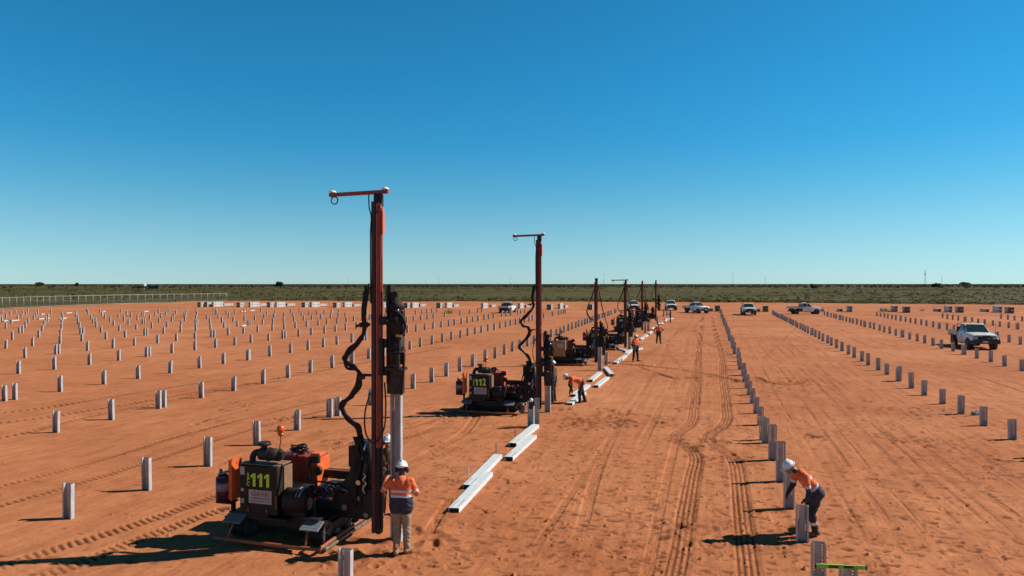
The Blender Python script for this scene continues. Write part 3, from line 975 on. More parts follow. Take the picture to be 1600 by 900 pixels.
for rn, q, h in allp:
    px, py = proj(q)
    infr = -8 < px < 1608
    if infr:
        cnt[rn] = cnt.get(rn, 0) + 1
    if npile < 290 and infr:
        o = pile_at(q, h)
        nth = cnt[rn]
        tall = 'tall ' if h > .95 else ''
        word = 'nearest' if nth == 1 else ordinal(nth).replace('-', ' ') + ' from'
        tag(o, '%ssteel pile %s the camera, %s' % (tall, word, ROWTEXT[rn]), 'pile', 'steel piles driven in rows')
        npile += 1
    else:
        rest.append((q, h))
b = MB()
for q, h in rest:
    s = Matrix.Translation((q.x, q.y, 0)) @ Matrix.Rotation(ROWROT + random.uniform(-.05, .05), 4, 'Z')
    n0 = len(b.bm.verts)
    w = PW / 2
    for c, sz in (((0, PD - .004, h / 2 - .03), (PW, .008, h + .06)), ((-w + .004, PD / 2 - .004, h / 2 - .03), (.008, PD - .008, h + .06)), ((w - .004, PD / 2 - .004, h / 2 - .03), (.008, PD - .008, h + .06)),
                  ((-w + .02, .004, h / 2 - .03), (.024, .008, h + .06)), ((w - .02, .004, h / 2 - .03), (.024, .008, h + .06))):
        b.box(c, sz)
    b.bm.verts.ensure_lookup_table()
    bmesh.ops.transform(b.bm, matrix=s, verts=b.bm.verts[n0:])
o = b.build('pile_field', 'galv')
tag(o, 'far part of the field of steel piles', 'piles', kind='stuff')

# piles of the row being driven
for px, py, Z, h, rz, lb in (
        (537, None, 11.45, .76, 0, 'short pile at the bottom edge in front of the nearest rig'),
        (618, 845, None, 3.08, 0, 'very tall pile held under the hammer of rig 111 beside a worker'),
        (829, 668, None, .92, 0, 'front one of two piles at the end of the white lying piles'),
        (838, 666, None, 1.0, .3, 'rear one of two piles at the end of the white lying piles'),
        (855.5, 645, None, 1.22, 0, 'tall pile under the hammer of rig 112'),
        (937, 579, None, 1.35, 0, 'tall pile standing before the mast of the third rig'),
        (947, 570, None, .75, 0, 'pile under the hammer of the third rig'),
        (983.5, 546, None, 1.1, 0, 'pile under the hammer of the fourth rig'),
        (1008, 520, None, 1.2, 0, 'pile under the hammer of the fifth rig'),
        (1013, 517, None, .9, .4, 'pile just right of the fifth rig hammer'),
        (1027, 505, None, .9, 0, 'pile in front of the farthest rig'),
        (1037, 495, None, 1.2, 0, 'left one of two piles beyond the farthest rig'),
        (1042, 494, None, 1.25, 0, 'right one of two piles beyond the farthest rig')):
    q = P(px, py) if py else Vector(((px - 800) / F * Z, Z, 0))
    o = pile_at(q, h, rz)
    o.rotation_euler.x = o.rotation_euler.y = 0
    tag(o, lb, 'pile', 'piles of the row being driven')
# white clamp and hook hanging on the front pile by the lying ones
q = P(829, 668)
t = empty('pile_clamp', q + Vector((.02, -.06, .92)), 0, 'white and black lifting clamp on the pile before rig 112', 'clamp')
MB().ball((0, 0, .06), (.07, .06, .075), 10, 8).build('white_cap', 'white_plastic', t)
MB().box((-.01, .0, -.12), (.14, .07, .26), None, .012).box((.09, .05, .0), (.06, .06, .3), None, .01).build('clamp_body', 'black', t)

# piles lying on the sand: web up, open side down
def lying(p0, p1, label, mat='galv_new', z=0.0):
    d = p1 - p0
    L = min(max(d.length, 2.6), 3.3)
    mid = (p0 + p1) / 2
    b = MB()
    w = PW / 2 + .01
    b.mi = 0
    b.box((0, 0, PD + .02 - .004), (2 * w, L, .008))
    for s in (-1, 1):
        b.box((s * (w - .004), 0, PD / 2 + .008), (.008, L, PD + .0))
        b.box((s * (w - .02), 0, .009), (.024, L - .002, .008))
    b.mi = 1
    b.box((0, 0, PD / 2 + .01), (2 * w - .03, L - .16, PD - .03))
    for k in range(11):
        for sx in (-.067, .067):
            b.box((sx, -L / 2 + .10 + k * .05, PD + .0205), (.018, .026, .003))
    o = b.build('lying_pile', [mat, 'pile_end'], None, (mid.x, mid.y, z), math.atan2(d.y, d.x) - math.pi / 2)
    o.rotation_euler.y = random.uniform(-.03, .03)
    return tag(o, label, 'pile', 'piles lying ready along the rig row')
for a, b_, lb in (
        ((709, 802), (763, 744), 'bright lying pile nearest the camera, right of the nearest worker'),
        ((731, 765), (778, 716), 'bright lying pile second nearest the camera, left of its neighbour'),
        ((795, 720), (833, 685), 'bright lying pile third nearest the camera'),
        ((801, 698), (837, 668), 'bright lying pile ending at two upright piles before rig 112'),
        ((890, 634), (912, 616), 'lying pile under the feet of the worker bending by rig 112'),
        ((893, 622), (921, 603), 'lying pile the bending worker by rig 112 is touching'),
        ((931, 606), (949, 592), 'right one of two parallel lying piles behind the bending worker'),
        ((922, 597), (938, 584), 'left one of two parallel lying piles behind the bending worker'),
        ((957, 588), (946, 576), 'lying pile turned the other way before the third rig')):
    lying(P(*a), P(*b_), lb)
for k, (px, py, dr) in enumerate(((966, 565, 1), (974, 560, 1), (982, 552, 1), (989, 548, .3), (969, 547, -1), (1003, 530, 1), (1009, 526, 1), (1016, 521, .6), (1020, 514, 1), (1027, 511, 1), (1034, 506, 1), (1040, 502, 1), (1045, 499, .4))):
    c = P(px, py)
    d = (U if dr > .5 else ((Matrix.Rotation(-.35, 3, 'Z') @ U) if dr > 0 else (Matrix.Rotation(.55, 3, 'Z') @ U))) * 1.5
    where = 'third' if k < 5 else ('fourth' if k < 8 else 'fifth')
    nn = k if k < 5 else (k - 5 if k < 8 else k - 8)
    lying(c - d, c + d, 'white lying pile beyond the %s rig, %s of them from the camera' % (where, ordinal(nn + 1)))

# stacks of packed piles along the far edge
def pack_proto(rows, cols, L, mats, strap=True):
    b = MB()
    w, h = cols * .15, rows * .125
    b.mi = 0
    for r0 in range(rows):
        for c0 in range(cols):
            x = -w / 2 + .15 * (c0 + .5) + random.uniform(-.008, .008)
            z = .125 * (r0 + .5)
            e = random.uniform(-.05, .05)
            b.mi = 0
            b.box((x, e, z), (.142, L, .118))
            b.mi = 1
            b.box((x, -L / 2 + e - .002, z), (.118, .02, .094))
    o = b.build('pack_piles', mats)
    o_me = o.data
    bpy.data.objects.remove(o)
    so = MB().box((0, 0, h / 2), (w + .03, .05, h + .02)).build('strap', 'strap')
    s_me = so.data
    bpy.data.objects.remove(so)
    return o_me, s_me, h, L
M['galv_pack'] = noise_mat('stacked_galvanised_steel', (0.58, 0.60, 0.59), (0.44, 0.46, 0.46), 0.5, 0.1, 3, dust=0.2)
PACK = {'white': pack_proto(4, 3, 3.2, ['galv_pack', 'pile_end']), 'grey': pack_proto(4, 3, 3.2, ['galv', 'pile_end']), 'wide': pack_proto(4, 6, 1.6, ['galv', 'pile_end'])}
def pack(kind, pos, z, label, rz=0):
    bm_, sm_, h, L = PACK[kind]
    t = empty('pile_pack', (pos.x, pos.y, z), ROWROT + rz, label, 'pack', 'packs of piles along the far edge')
    o = bpy.data.objects.new('piles', bm_); COL.objects.link(o); o.parent = t
    o.name = 'bundle'
    for y in (-L * .32, L * .32):
        o = bpy.data.objects.new('strap', sm_); COL.objects.link(o); o.parent = t; o.location = (0, y, 0)
    return z + h + .06
def stack(px, py, kind, n, label, rz=0):
    c = P(px, py)
    z = .0
    nm = [''] if n == 1 else (['lower ', 'upper '] if n == 2 else ['lowest ', 'middle ', 'topmost '])
    for k in range(n):
        lb = '%spack of %s' % (nm[k], label)
        z = pack(kind, c, z, lb, rz)
NAMES = ordinal
left_stacks = [  # (px of middle of the white stack, base py, kind, layers)
    (315, 479.5, 'wide', 2, 'mottled piles at the left end of the far stacks'),
    (325, 479.3, 'wide', 2, 'mottled piles second from the left of the far stacks'),
    (340, 479.0, 'white', 2, 'white piles leftmost along the far edge'),
    (356, 477.4, 'grey', 1, 'low grey piles right of the leftmost white stack'),
    (376, 480, 'wide', 2, 'mottled piles left of the second white stack'),
    (397, 479.5, 'white', 2, 'white piles second white stack from the left'),
    (411, 477.5, 'grey', 1, 'low grey piles right of the second white stack'),
    (423, 480, 'wide', 2, 'mottled piles left of the third white stack'),
    (438, 479.5, 'white', 2, 'white piles third white stack from the left'),
    (454, 477.5, 'grey', 1, 'low grey piles right of the third white stack'),
    (477, 480, 'wide', 2, 'mottled piles left of the fourth white stack'),
    (492, 479.5, 'white', 2, 'white piles fourth white stack from the left'),
    (504, 477.8, 'grey', 1, 'low grey piles right of the fourth white stack'),
    (526, 480.5, 'wide', 2, 'dark mottled piles left of the nearest rig mast'),
    (543, 479.5, 'white', 2, 'white piles just left of the nearest rig mast'),
    (557, 478.5, 'grey', 1, 'low grey piles left of the nearest rig mast'),
    (603, 480, 'white', 2, 'white piles right behind the nearest rig mast'),
    (636, 481, 'wide', 2, 'white ended piles right of the nearest hammer'),
    (648, 480.5, 'white', 2, 'white piles right of the nearest hammer'),
    (660, 478.5, 'grey', 1, 'low grey piles right of the nearest hammer'),
    (687, 481, 'wide', 2, 'mottled piles behind the green bush'),
    (701, 480.5, 'white', 2, 'white piles behind the green bush'),
    (712, 479, 'grey', 1, 'low grey piles right of the green bush'),
    (757, 481.5, 'white', 2, 'white piles left of the far ute seen from behind'),
    (770, 479.5, 'grey', 1, 'low grey piles left of the far ute seen from behind'),
    (814, 481.5, 'white', 2, 'white piles right of the far ute seen from behind'),
    (824, 480.3, 'grey', 1, 'low grey piles left of the second rig mast'),
    (859, 484, 'wide', 2, 'white ended piles right of the second rig mast'),
    (876, 482, 'white', 2, 'white piles left of the third rig mast'),
    (884, 480.7, 'grey', 1, 'low grey piles left of the third rig mast'),
    (923, 484, 'wide', 2, 'white ended piles at the third rig mast')]
for px, py, kd, n, lb in left_stacks:
    stack(px, py, kd, n, lb)
for px, py, kd, n, lb in (
        (1112, 485.5, 'grey', 1, 'low grey piles right of the ute left of the pile row'),
        (1121, 486.5, 'wide', 2, 'grey piles at the far end of the bending worker row'),
        (1185, 486.5, 'grey', 1, 'low grey piles right of the front facing ute'),
        (1196, 487, 'wide', 2, 'white topped piles right of the front facing ute'),
        (1312, 486.3, 'grey', 1, 'low grey piles right of the side-on ute'),
        (1327, 487, 'grey', 2, 'dark ended piles right of the side-on ute'),
        (1380, 486, 'grey', 1, 'low grey piles behind the olive bush'),
        (1397, 487, 'grey', 2, 'dark ended piles right of the olive bush'),
        (1416, 488.5, 'wide', 2, 'mottled piles right of the olive bush'),
        (1464, 486.5, 'grey', 1, 'low grey piles above the nearest ute tray'),
        (1481, 487.5, 'white', 2, 'pale piles above the nearest ute'),
        (1499, 488.5, 'wide', 2, 'mottled piles above the nearest ute roof'),
        (1538, 487, 'grey', 1, 'low grey piles in the rightmost stack'),
        (1558, 488, 'white', 2, 'pale piles in the rightmost stack'),
        (1577, 489.5, 'wide', 2, 'mottled piles at the right end of the far stacks')):
    stack(px, py, kd, n, lb)

# loose pieces lying far out in the left field
for k, (px, py) in enumerate(((8, 502), (22, 501.5), (66, 491.5), (68, 498.5), (98, 498), (107, 489.5), (162, 487), (200, 493), (228, 487), (254, 490), (283, 484), (338, 489), (380, 487), (394, 485.5), (380, 510))):
    c = P(px, py)
    d = (Matrix.Rotation(random.uniform(.25, .95), 3, 'Z') @ U) * 1.3
    lying(c - d, c + d, 'loose white pile lying flat in the left field, %s from the left' % ordinal(k + 1), 'galv_new')

# survey pegs and bits
for k, (px, py, h, lb) in enumerate(((805, 681, .22, 'white survey peg left of the two upright piles'), (775, 706, .22, 'thin survey peg left of the second lying pair'), (732, 742, .2, 'small survey peg at the end of the second lying pile'))):
    q = P(px, py)
    t = MB().box((0, 0, h / 2 - .02), (.045, .025, h + .04)).prism([(-.0225, h), (.0225, h), (0, h + .04)], 1, -.0125, .0125).build('survey_peg', 'peg', None, q, .2 * k)
    tag(t, lb, 'peg', 'survey pegs in the sand')
q = P(1525, 648)
b = MB().box((0, 0, .06), (.3, .2, .12), (0, 0, .3), .02).box((.05, .0, .13), (.12, .1, .06), (0, 0, .3), .01)
tag(b.build('tool_bag', 'plate_grey', None, q), 'small grey-blue bag on the sand left of a pile on the right', 'bag')

# spirit level resting on the pile at the bottom edge
zl = 1.155
lt = empty('spirit_level', Vector(((1315 - 800) / F * 9.72, 9.72, zl)), R(-6), 'green spirit level lying across a pile top at the bottom edge', 'spirit level')
MB().box((0, 0, .027), (.66, .024, .054), None, .004).build('level_body', 'level', lt)
for x in (-.1, .1):
    MB().box((x, -.0135, .03), (.13, .004, .034)).build('grip_slot', 'car_black', lt)
for x in (-.24, 0, .24):
    MB().box((x, 0, .0555), (.07, .018, .006)).build('vial', 'vial', lt)
for s in (-1, 1):
    MB().box((s * .338, 0, .027), (.022, .03, .06), None, .004).build('end_cap', 'car_black', lt)
o = pile_at(Vector(((1325 - 800) / F * 9.75, 9.70, 0)), 1.16)
o.rotation_euler.x = o.rotation_euler.y = 0
tag(o, 'tall pile at the bottom edge carrying the green spirit level', 'pile', 'steel piles driven in rows')

# ------------------------------------------------------------------ pile driving rigs
def rig(mast_xy, label, mast_h, arm, pile_top, number=None, cover='engine', hose='loop', hammer_len=1.9, seed=1):
    """tracked rig; local x across the rows, y along them, origin at the middle of its rear bar"""
    rd = random.Random(seed)
    MX, MY = 1.84, 1.05
    o = Vector((mast_xy[0], mast_xy[1], 0)) - V * MX - U * MY
    t = empty('pile_driver_rig', o, ROWROT, label, 'pile driver', 'tracked pile driving rigs in a line')
    # crawler tracks
    for s in (-1, 1):
        x = s * .90
        b = MB()
        y0, y1, r = .55, 2.75, .235
        n = 46
        per = []
        L = y1 - y0
        tot = 2 * L + 2 * math.pi * r
        for k in range(n):
            q = tot * k / n
            if q < L: per.append((y0 + q, .02, 0))
            elif q < L + math.pi * r:
                a = (q - L) / r
                per.append((y1 + math.sin(a) * r, .02 + r - math.cos(a) * r, a))
            elif q < 2 * L + math.pi * r: per.append((y1 - (q - L - math.pi * r), .02 + 2 * r, math.pi))
            else:
                a = (q - 2 * L - math.pi * r) / r + math.pi
                per.append((y0 + math.sin(a) * r, .02 + r - math.cos(a) * r, a))
        for (yy, zz, a) in per:
            b.box((x, yy, zz), (.30, tot / n * .93, .03), (a, 0, 0))
            b.box((x, yy + math.sin(a) * .022, zz - math.cos(a) * .022), (.30, .02, .03), (a, 0, 0))
        tk = b.build('crawler_track', 'rubber', t)
        b = MB()
        b.box((x, (y0 + y1) / 2, .02 + r), (.18, L - .3, .2), None, .02)
        b.build('track_frame', 'steel_dark', tk)
        for yy in (y0, y1):
            b = MB()
            b.cyl((x - .11, yy, .02 + r), (x + .11, yy, .02 + r), r - .05, None, 20)
            b.cyl((x + .11 * s, yy, .02 + r), (x + .15 * s, yy, .02 + r), .09, .07, 12)
            for a in np.linspace(0, 2 * math.pi, 7)[:-1]:
                b.box((x + .115 * s, yy + math.cos(a) * .12, .02 + r + math.sin(a) * .12), (.02, .05, .025), (a, 0, 0))
            b.build('idler_wheel', 'wheel_steel', tk)
        b = MB()
        for k in range(4):
            yy = y0 + .4 + k * .45
            b.cyl((x - .09, yy, .12), (x + .13 * s, yy, .12), .075, None, 12)
        b.build('roller_set', 'idler', tk)
    # rear and side guard bar
    b = MB()
    b.tube(spline([(-1.13, .0, .13), (-1.05, -.02, .12), (0, -.03, .115), (1.05, -.02, .12), (1.16, .06, .13), (1.17, .5, .14), (1.17, 2.5, .15)], 5), .038, 8)
    gb = b.build('guard_bar', 'orange_brown', t)
    b = MB()
    b.tube([(-.86, -.02, .12), (-.82, .16, .44)], .022, 6).tube([(.86, -.02, .12), (.82, .16, .44)], .022, 6)
    b.build('stay', 'orange_brown', gb)
    b = MB()
    b.box((1.215, 1.3, .08), (.05, 2.4, .05), None, .006)
    b.build('side_rail', 'idler', t)
    for s in (-1, 1):
        b = MB()
        b.box((s * .86, .22, .46), (.40, .28, .025), (R(24), 0, 0), .006)
        for i in range(6):
            for j in range(3):
                b.box((s * .86 - .15 + i * .06, .15 + j * .07, .476 + (.15 + j * .07 - .22) * .445), (.03, .012, .008), (R(24), 0, 0))
        b.build('step_plate', 'plate_grey', t)
    # chassis
    b = MB()
    b.box((0, 1.65, .38), (1.42, 2.3, .26), None, .02)
    b.box((-.42, .62, .47), (1.36, .66, .05), None, .008)
    b.box((-.95, .5, .44), (.36, .5, .04), None, .008)
    b.box((.3, 2.2, .55), (.9, 1.0, .12), None, .015)
    b.box((-.05, .78, .26), (1.40, .06, .36), None, .01)  # dark panel added for the shade under the open deck
    b.box((-.62, .36, .50), (.9, .10, .10), None, .01)
    b.box((.80, .7, .52), (.34, .9, .05), (R(-4), 0, 0), .01)
    b.box((-.84, .9, .53), (.34, 1.1, .05), None, .01)
    b.build('chassis', 'black', t)
    # engine cover
    ex0, ex1, ey0, ey1, ez0, ez1 = -.83, .03, .32, .78, .53, 1.49
    b = MB()
    b.mi = 0
    b.box(((ex0 + ex1) / 2, (ey0 + ey1) / 2, (ez0 + ez1) / 2), (ex1 - ex0, ey1 - ey0, ez1 - ez0), None, .025)
    eng = b.build('engine_cover', [cover], t)
    b = MB()
    b.box(((ex0 + ex1) / 2 - .01, (ey0 + ey1) / 2 + .03, ez1 + .012), (ex1 - ex0 + .03, ey1 - ey0 - .02, .02), None, .006)
    b.build('cover_lid', 'engine_tan', eng)
    b = MB()
    b.box((ex1 + .014, (ey0 + ey1) / 2 + .12, (ez0 + ez1) / 2 + .12), (.02, .28, .66), None, .004)
    b.build('side_panel', 'engine_tan' if cover == 'engine' else 'engine', eng)
    b = MB()
    b.box((ex0 + .07, ey0 - .004, 1.38), (.10, .006, .16)).box((ex0 + .07, ey0 - .004, 1.00), (.07, .006, .06)).box((ex0 + .07, ey0 - .004, .78), (.075, .006, .09))
    b.build('sticker', 'placard', eng)
    MB().box((ex1 - .02, ey0 - .008, .80), (.022, .012, .26)).build('reflector', 'orange_brown', eng)
    for x in (-.62, -.2):
        MB().box((x, ey0 - .012, .62), (.03, .02, .06)).build('latch', 'orange_brown', eng)
    if number:
        for i, ch in enumerate(number):
            xd = -.50 + i * .155
            if ch == '1':
                q_ = [(-.018, -.13), (.046, -.13), (.046, .13), (-.004, .13), (-.066, .085), (-.066, .032), (-.018, .062)]
                MB().prism([(xd + a_ , 1.215 + c_) for a_, c_ in q_], 1, ey0 - .010, ey0 - .003).build('digit', 'lime', eng)
            else:
                text_mesh('digit', ch, .37, 'lime', eng, (xd, ey0 - .006, 1.215), (R(90), 0, 0), .015, .72)
        for i, ch in enumerate('SPC'):
            text_mesh('letter', ch, .105, 'lime', eng, (-.625, ey0 - .006, 1.30 - i * .088), (R(90), 0, 0), .003, 1.0)
        b = MB()
        b.box((-.35, ey0 - .006, .885), (.52, .010, .27), None, .003)
        pl = b.build('placard', 'placard', eng)
        text_mesh('word', 'GAYK', .125, 'ink_red', pl, (-.35, ey0 - .0125, .935), (R(90), 0, 0), .003, 1.25)
        b = MB()
        x = -.56
        while x < -.15:
            w_ = rd.uniform(.02, .05)
            b.box((x + w_ / 2, ey0 - .0115, .855), (w_ * .8, .003, .022))
            x += w_ + .01
        x = -.58
        while x < -.13:
            w_ = rd.uniform(.015, .04)
            b.box((x + w_ / 2, ey0 - .0115, .80), (w_ * .8, .003, .014))
            x += w_ + .008
        b.build('small_print', 'ink_dark', pl)
    else:
        b = MB()
        b.box((-.3, ey0 - .006, 1.2), (.36, .008, .22), None, .002)
        b.build('number_plate', 'lime' if seed == 4 else 'placard', eng)
    # air intake on the lid
    b = MB()
    b.cyl((-.50, .55, 1.68), (-.06, .55, 1.68), .125, None, 18)
    b.cyl((-.32, .55, 1.68), (-.28, .55, 1.68), .14, None, 18)
    b.cyl((-.06, .55, 1.68), (.0, .55, 1.68), .11, .09, 18)
    b.tube(spline([(-.49, .55, 1.69), (-.60, .55, 1.70), (-.68, .55, 1.62), (-.69, .55, 1.50)], 5), .065, 10)
    b.cyl((-.42, .55, 1.78), (-.42, .55, 1.86), .06, None, 12)
    b.cyl((-.42, .55, 1.86), (-.42, .55, 1.92), .14, .12, 16)
    b.build('air_cleaner', 'black', t)
    # orange side guard
    b = MB()
    b.prism([(.34, .74), (.74, .74), (.66, .95), (.66, 1.52), (.62, 1.58), (.38, 1.58), (.34, 1.53)], 0, -1.06, -1.03)
    b.box((-1.09, .50, 1.16), (.05, .30, .8), None, .006)
    b.cyl((-1.03, .52, 1.49), (-1.022, .52, 1.49), .03, None, 10)
    b.build('side_guard', 'orange', t)
    # bottle on a bracket
    b = MB()
    b.cyl((-1.25, .36, .72), (-1.25, .36, 1.20), .135, None, 18)
    b.cyl((-1.25, .36, 1.20), (-1.25, .36, 1.26), .135, .08, 18)
    bt = b.build('bottle', 'drum', t)
    MB().cyl((-1.25, .36, .94), (-1.25, .36, 1.10), .138, None, 18).build('label_band', 'drum_label', bt)
    MB().box((-1.20, .38, 1.30), (.22, .2, .03), (0, R(-14), 0), .005).cyl((-1.30, .36, 1.26), (-1.30, .36, 1.36), .04, .03, 10).build('lid', 'teal', bt)
    MB().box((-1.2, .42, .70), (.34, .26, .03)).box((-1.08, .46, .66), (.05, .1, .4), None, .005).build('bracket', 'black', t)
    # orange locker with lamp behind the engine
    b = MB()
    b.box((-.15, 1.50, 1.21), (.92, .52, .56), None, .015)
    lk = b.build('locker', 'mast_red' if number else 'mast_red', t)
    MB().box((.33, 1.5, 1.17), (.05, .48, .56), None, .008).box((.34, 1.32, 1.56), (.22, .26, .06), None, .01).build('locker_end', 'orange', lk)
    MB().box((.37, 1.17, 1.47), (.18, .08, .14), None, .012).cyl((.42, 1.13, 1.24), (.42, 1.19, 1.24), .09, .1, 14).build('work_lamp', 'black', lk)
    MB().tube(spline([(.25, 1.21, 1.5), (.18, 1.2, 1.3), (.2, 1.2, 1.0)], 4), .025, 6).build('cable', 'rubber', lk)
    b = MB()
    for k in range(5):
        rr = .11 + .02 * (k % 3)
        b.tube([(-.2 + math.cos(a) * rr * 1.3, 1.45 + math.sin(a) * rr, 1.53 + .03 * k + .02 * math.sin(3 * a + k)) for a in np.linspace(0, 2 * math.pi, 16)[:-1]], .018, 6, True)
    b.tube(spline([(-.1, 1.35, 1.56), (.05, 1.3, 1.62), (.12, 1.3, 1.55)], 5), .018, 6)
    b.build('coiled_hose', 'rubber', t)
    # beacon
    b = MB()
    b.tube([(-.36, .98, 1.45), (-.36, .98, 1.66), (-.33, .98, 1.84), (-.33, .98, 1.98)], .014, 6)
    bc = b.build('beacon_stalk', 'orange_brown', t)
    MB().ball((-.33, .98, 2.09), (.085, .085, .10), 14, 10).cyl((-.33, .98, 1.96), (-.33, .98, 2.02), .05, .06, 12).build('beacon', 'beacon', bc)
    MB().box((-.40, 1.0, 1.58), (.2, .12, .12), None, .01).build('fuel_cap', 'orange', t)
    # drum shaped hydraulic tank
    b = MB()
    b.cyl((.10, .55, .80), (.56, .62, .80), .245, None, 22)
    b.box((.3, .66, .64), (.5, .34, .3), None, .03)
    tk = b.build('hydraulic_tank', 'engine', t)
    MB().cyl((.56, .62, .74), (.572, .62, .74), .12, None, 18).build('tank_cap', 'engine_tan', tk)
    MB().tube([(.47 , .605 + math.cos(a) * .25, .80 + math.sin(a) * .25) for a in np.linspace(.2, 2.6, 10)], .02, 6).tube([(.40, .595 + math.cos(a) * .25, .80 + math.sin(a) * .25) for a in np.linspace(.2, 2.6, 10)], .012, 6).build('tank_strap', 'plate_grey', tk)
    # valve block and hoses
    b = MB()
    b.box((.75, 1.05, .82), (.40, .34, .22), None, .02)
    b.box((.9, 1.4, .75), (.5, .5, .35), None, .02)
    vb = b.build('valve_block', 'steel_dark', t)
    for k, mm in enumerate(('red_hose', 'blue_hose', 'steel_dark', 'red_hose', 'blue_hose', 'chrome')):
        x = .62 + k * .055
        MB().cyl((x, .9, .86 + .04 * (k % 2)), (x, .9, 1.0 + .03 * (k % 3)), .02, None, 8).cyl((x, .86, .8), (x, .93, .8), .024, None, 8).build('valve', mm, vb)
    hp = []
    for k in range(9):
        x = .5 + k * .06
        z = .95 + rd.uniform(-.1, .12)
        hp.append(spline([(x, .88, .9), (x + rd.uniform(-.1, .2), .8 + rd.uniform(-.1, .1), z + .1), (x + .3, .9 + rd.uniform(-.1, .2), z), (1.1, 1.1, .95 + rd.uniform(-.2, .2)), (1.4, 1.1, 1.05 + rd.uniform(-.3, .3))], 5))
    b = MB()
    for p in hp[:6]: b.tube(p, .018, 6)
    b.build('hose_bundle', 'rubber', t)
    MB().tube(hp[6], .014, 6).build('thin_hose', 'blue_hose', t)
    MB().tube(hp[7], .014, 6).build('thin_hose', 'idler', t)
    # slide beam carrying the mast sideways
    b = MB()
    b.box((.85, 1.62, 1.08), (1.5, .18, .17), None, .01)
    b.box((.95, 1.62, .62), (1.3, .14, .12), None, .01)
    sb = b.build('slide_beam', 'black', t)
    MB().box((.85, 1.55, 1.17), (1.45, .05, .015)).build('beam_edge', 'orange_brown', sb)
    b = MB()
    for k in range(6):
        b.box((.3 + k * .2, 1.53, 1.0 + .02 * (k % 2)), (.1, .02, .02))
    b.build('beam_bolt', 'idler', sb)
    # mast foot carriage
    b = MB()
    b.prism([(.45, .40), (1.66, .40), (1.70, 1.3), (1.62, 1.95), (1.40, 1.95), (1.22, 1.25), (.95, .95), (.5, .75)], 1, .98, 1.24)
    b.box((1.25, 1.12, 1.62), (.12, .16, .42), None, .01)
    b.box((1.5, 1.2, .75), (.5, .5, .55), None, .02)
    cg = b.build('mast_carriage', 'black', t)
    b = MB()
    b.cyl((1.30, .93, .75), (1.52, .95, 1.55), .05, None, 12)
    b.cyl((1.58, .90, .9), (1.66, .93, 1.75), .045, None, 12)
    b.build('ram_body', 'steel_dark', cg)
    b = MB()
    b.cyl((1.52, .95, 1.55), (1.63, .96, 1.98), .026, None, 10)
    b.tube(spline([(1.60, .88, 1.35), (1.66, .87, 1.30), (1.60, .87, 1.22), (1.67, .87, 1.16), (1.6, .87, 1.05), (1.65, .87, .95)], 4), .014, 6)
    b.cyl((1.50, .90, 1.16), (1.50, .86, 1.16), .05, None, 12)
    b.build('ram_rod', 'chrome', cg)
    b = MB()
    for k in range(7):
        x = 1.28 + rd.uniform(-.05, .3)
        b.tube(spline([(x, .95, .55 + rd.uniform(0, .3)), (x + rd.uniform(-.1, .1), .90, 1.0), (x + rd.uniform(-.05, .15), .92, 1.5), (1.42 + rd.uniform(-.06, .1), .95, 2.05)], 5), .022, 6)
    b.build('riser_hose', 'rubber', cg)
    for px_, pz_, pr_ in ((1.15, .62, .06), (1.62, .5, .05), (1.48, .82, .045)):
        MB().cyl((px_, .93, pz_), (px_, .99, pz_), pr_, None, 12).build('pin', 'idler', cg)
    # mast
    top = mast_h - .18
    mt = MB()
    mt.box((MX - .055, MY, (top + .14) / 2 + .02), (.088, .18, top - .12), None, .006)
    mast = mt.build('mast', 'mast_dark', t)
    b = MB()
    z0 = 1.85
    b.box((MX + .038, MY - .01, (top + z0) / 2), (.088, .155, top - z0), None, .005)
    for k in range(int((top - z0 - .4) / .85)):
        b.box((MX + .05, MY - .090, z0 + .3 + k * .85), (.04, .012, .10))
    b.build('mast_channel', 'mast_red' if seed == 1 else 'mast_deep', mast)
    MB().box((MX + .0895, MY - .045, (top + z0) / 2), (.016, .05, top - z0 - .05)).box((MX + .028, MY - .0945, (top + z0) / 2), (.024, .016, top - z0 - .05)).build('mast_lit_strip', 'mast_lit_strip' if seed == 1 else 'mast_red', mast)  # added strips, a brighter colour standing for the sunlit mast edge
    b = MB()
    b.box((MX + .038, MY - .01, z0 / 2 + .07), (.086, .15, z0 - .14), None, .005)
    b.build('mast_lower', 'black', mast)
    b = MB()
    b.box((MX + .098, MY - .02, (3.35 + .2) / 2), (.026, .06, 3.1))
    b.box((MX - .107, MY - .02, (top + 1.9) / 2), (.012, .05, top - 1.95))
    b.build('guide_rail', 'steel_dark', mast)
    b = MB()
    b.box((MX - .010, MY - .096, (top + 1.5) / 2), (.018, .02, top - 1.5))
    b.tube([(MX + .112, MY - .06, top - .1), (MX + .12, MY - .06, 3.4)], .010, 5)
    b.build('lift_chain', 'black', mast)
    b = MB()
    b.box((MX + .02, MY, mast_h - .12), (.15, .15, .24), None, .008)
    b.build('mast_head', 'black', mast)
    b = MB()
    b.box((MX + .125, MY - .02, top - .38), (.035, .09, .46), None, .006)
    b.build('head_guard', 'orange', mast)
    if arm:
        b = MB()
        zt = mast_h + .03
        b.box((MX - .42, MY, zt), (1.30, .07, .075), (0, R(-1.2), 0), .006)
        am = b.build('top_arm', 'mast_red', mast)
        for x in (MX - 1.0, MX + .17):
            MB().ball((x, MY, zt + .045 + (x - MX + .42) * .02), (.075, .075, .05), 12, 6, None, 0.0).build('antenna', 'white_plastic', am)
        MB().tube([(MX - .96 + math.cos(a) * .075, MY, zt - .125 + math.sin(a) * .075) for a in np.linspace(0, 2 * math.pi, 18)[:-1]], .012, 6, True).build('shackle_ring', 'black', am)
        b = MB()
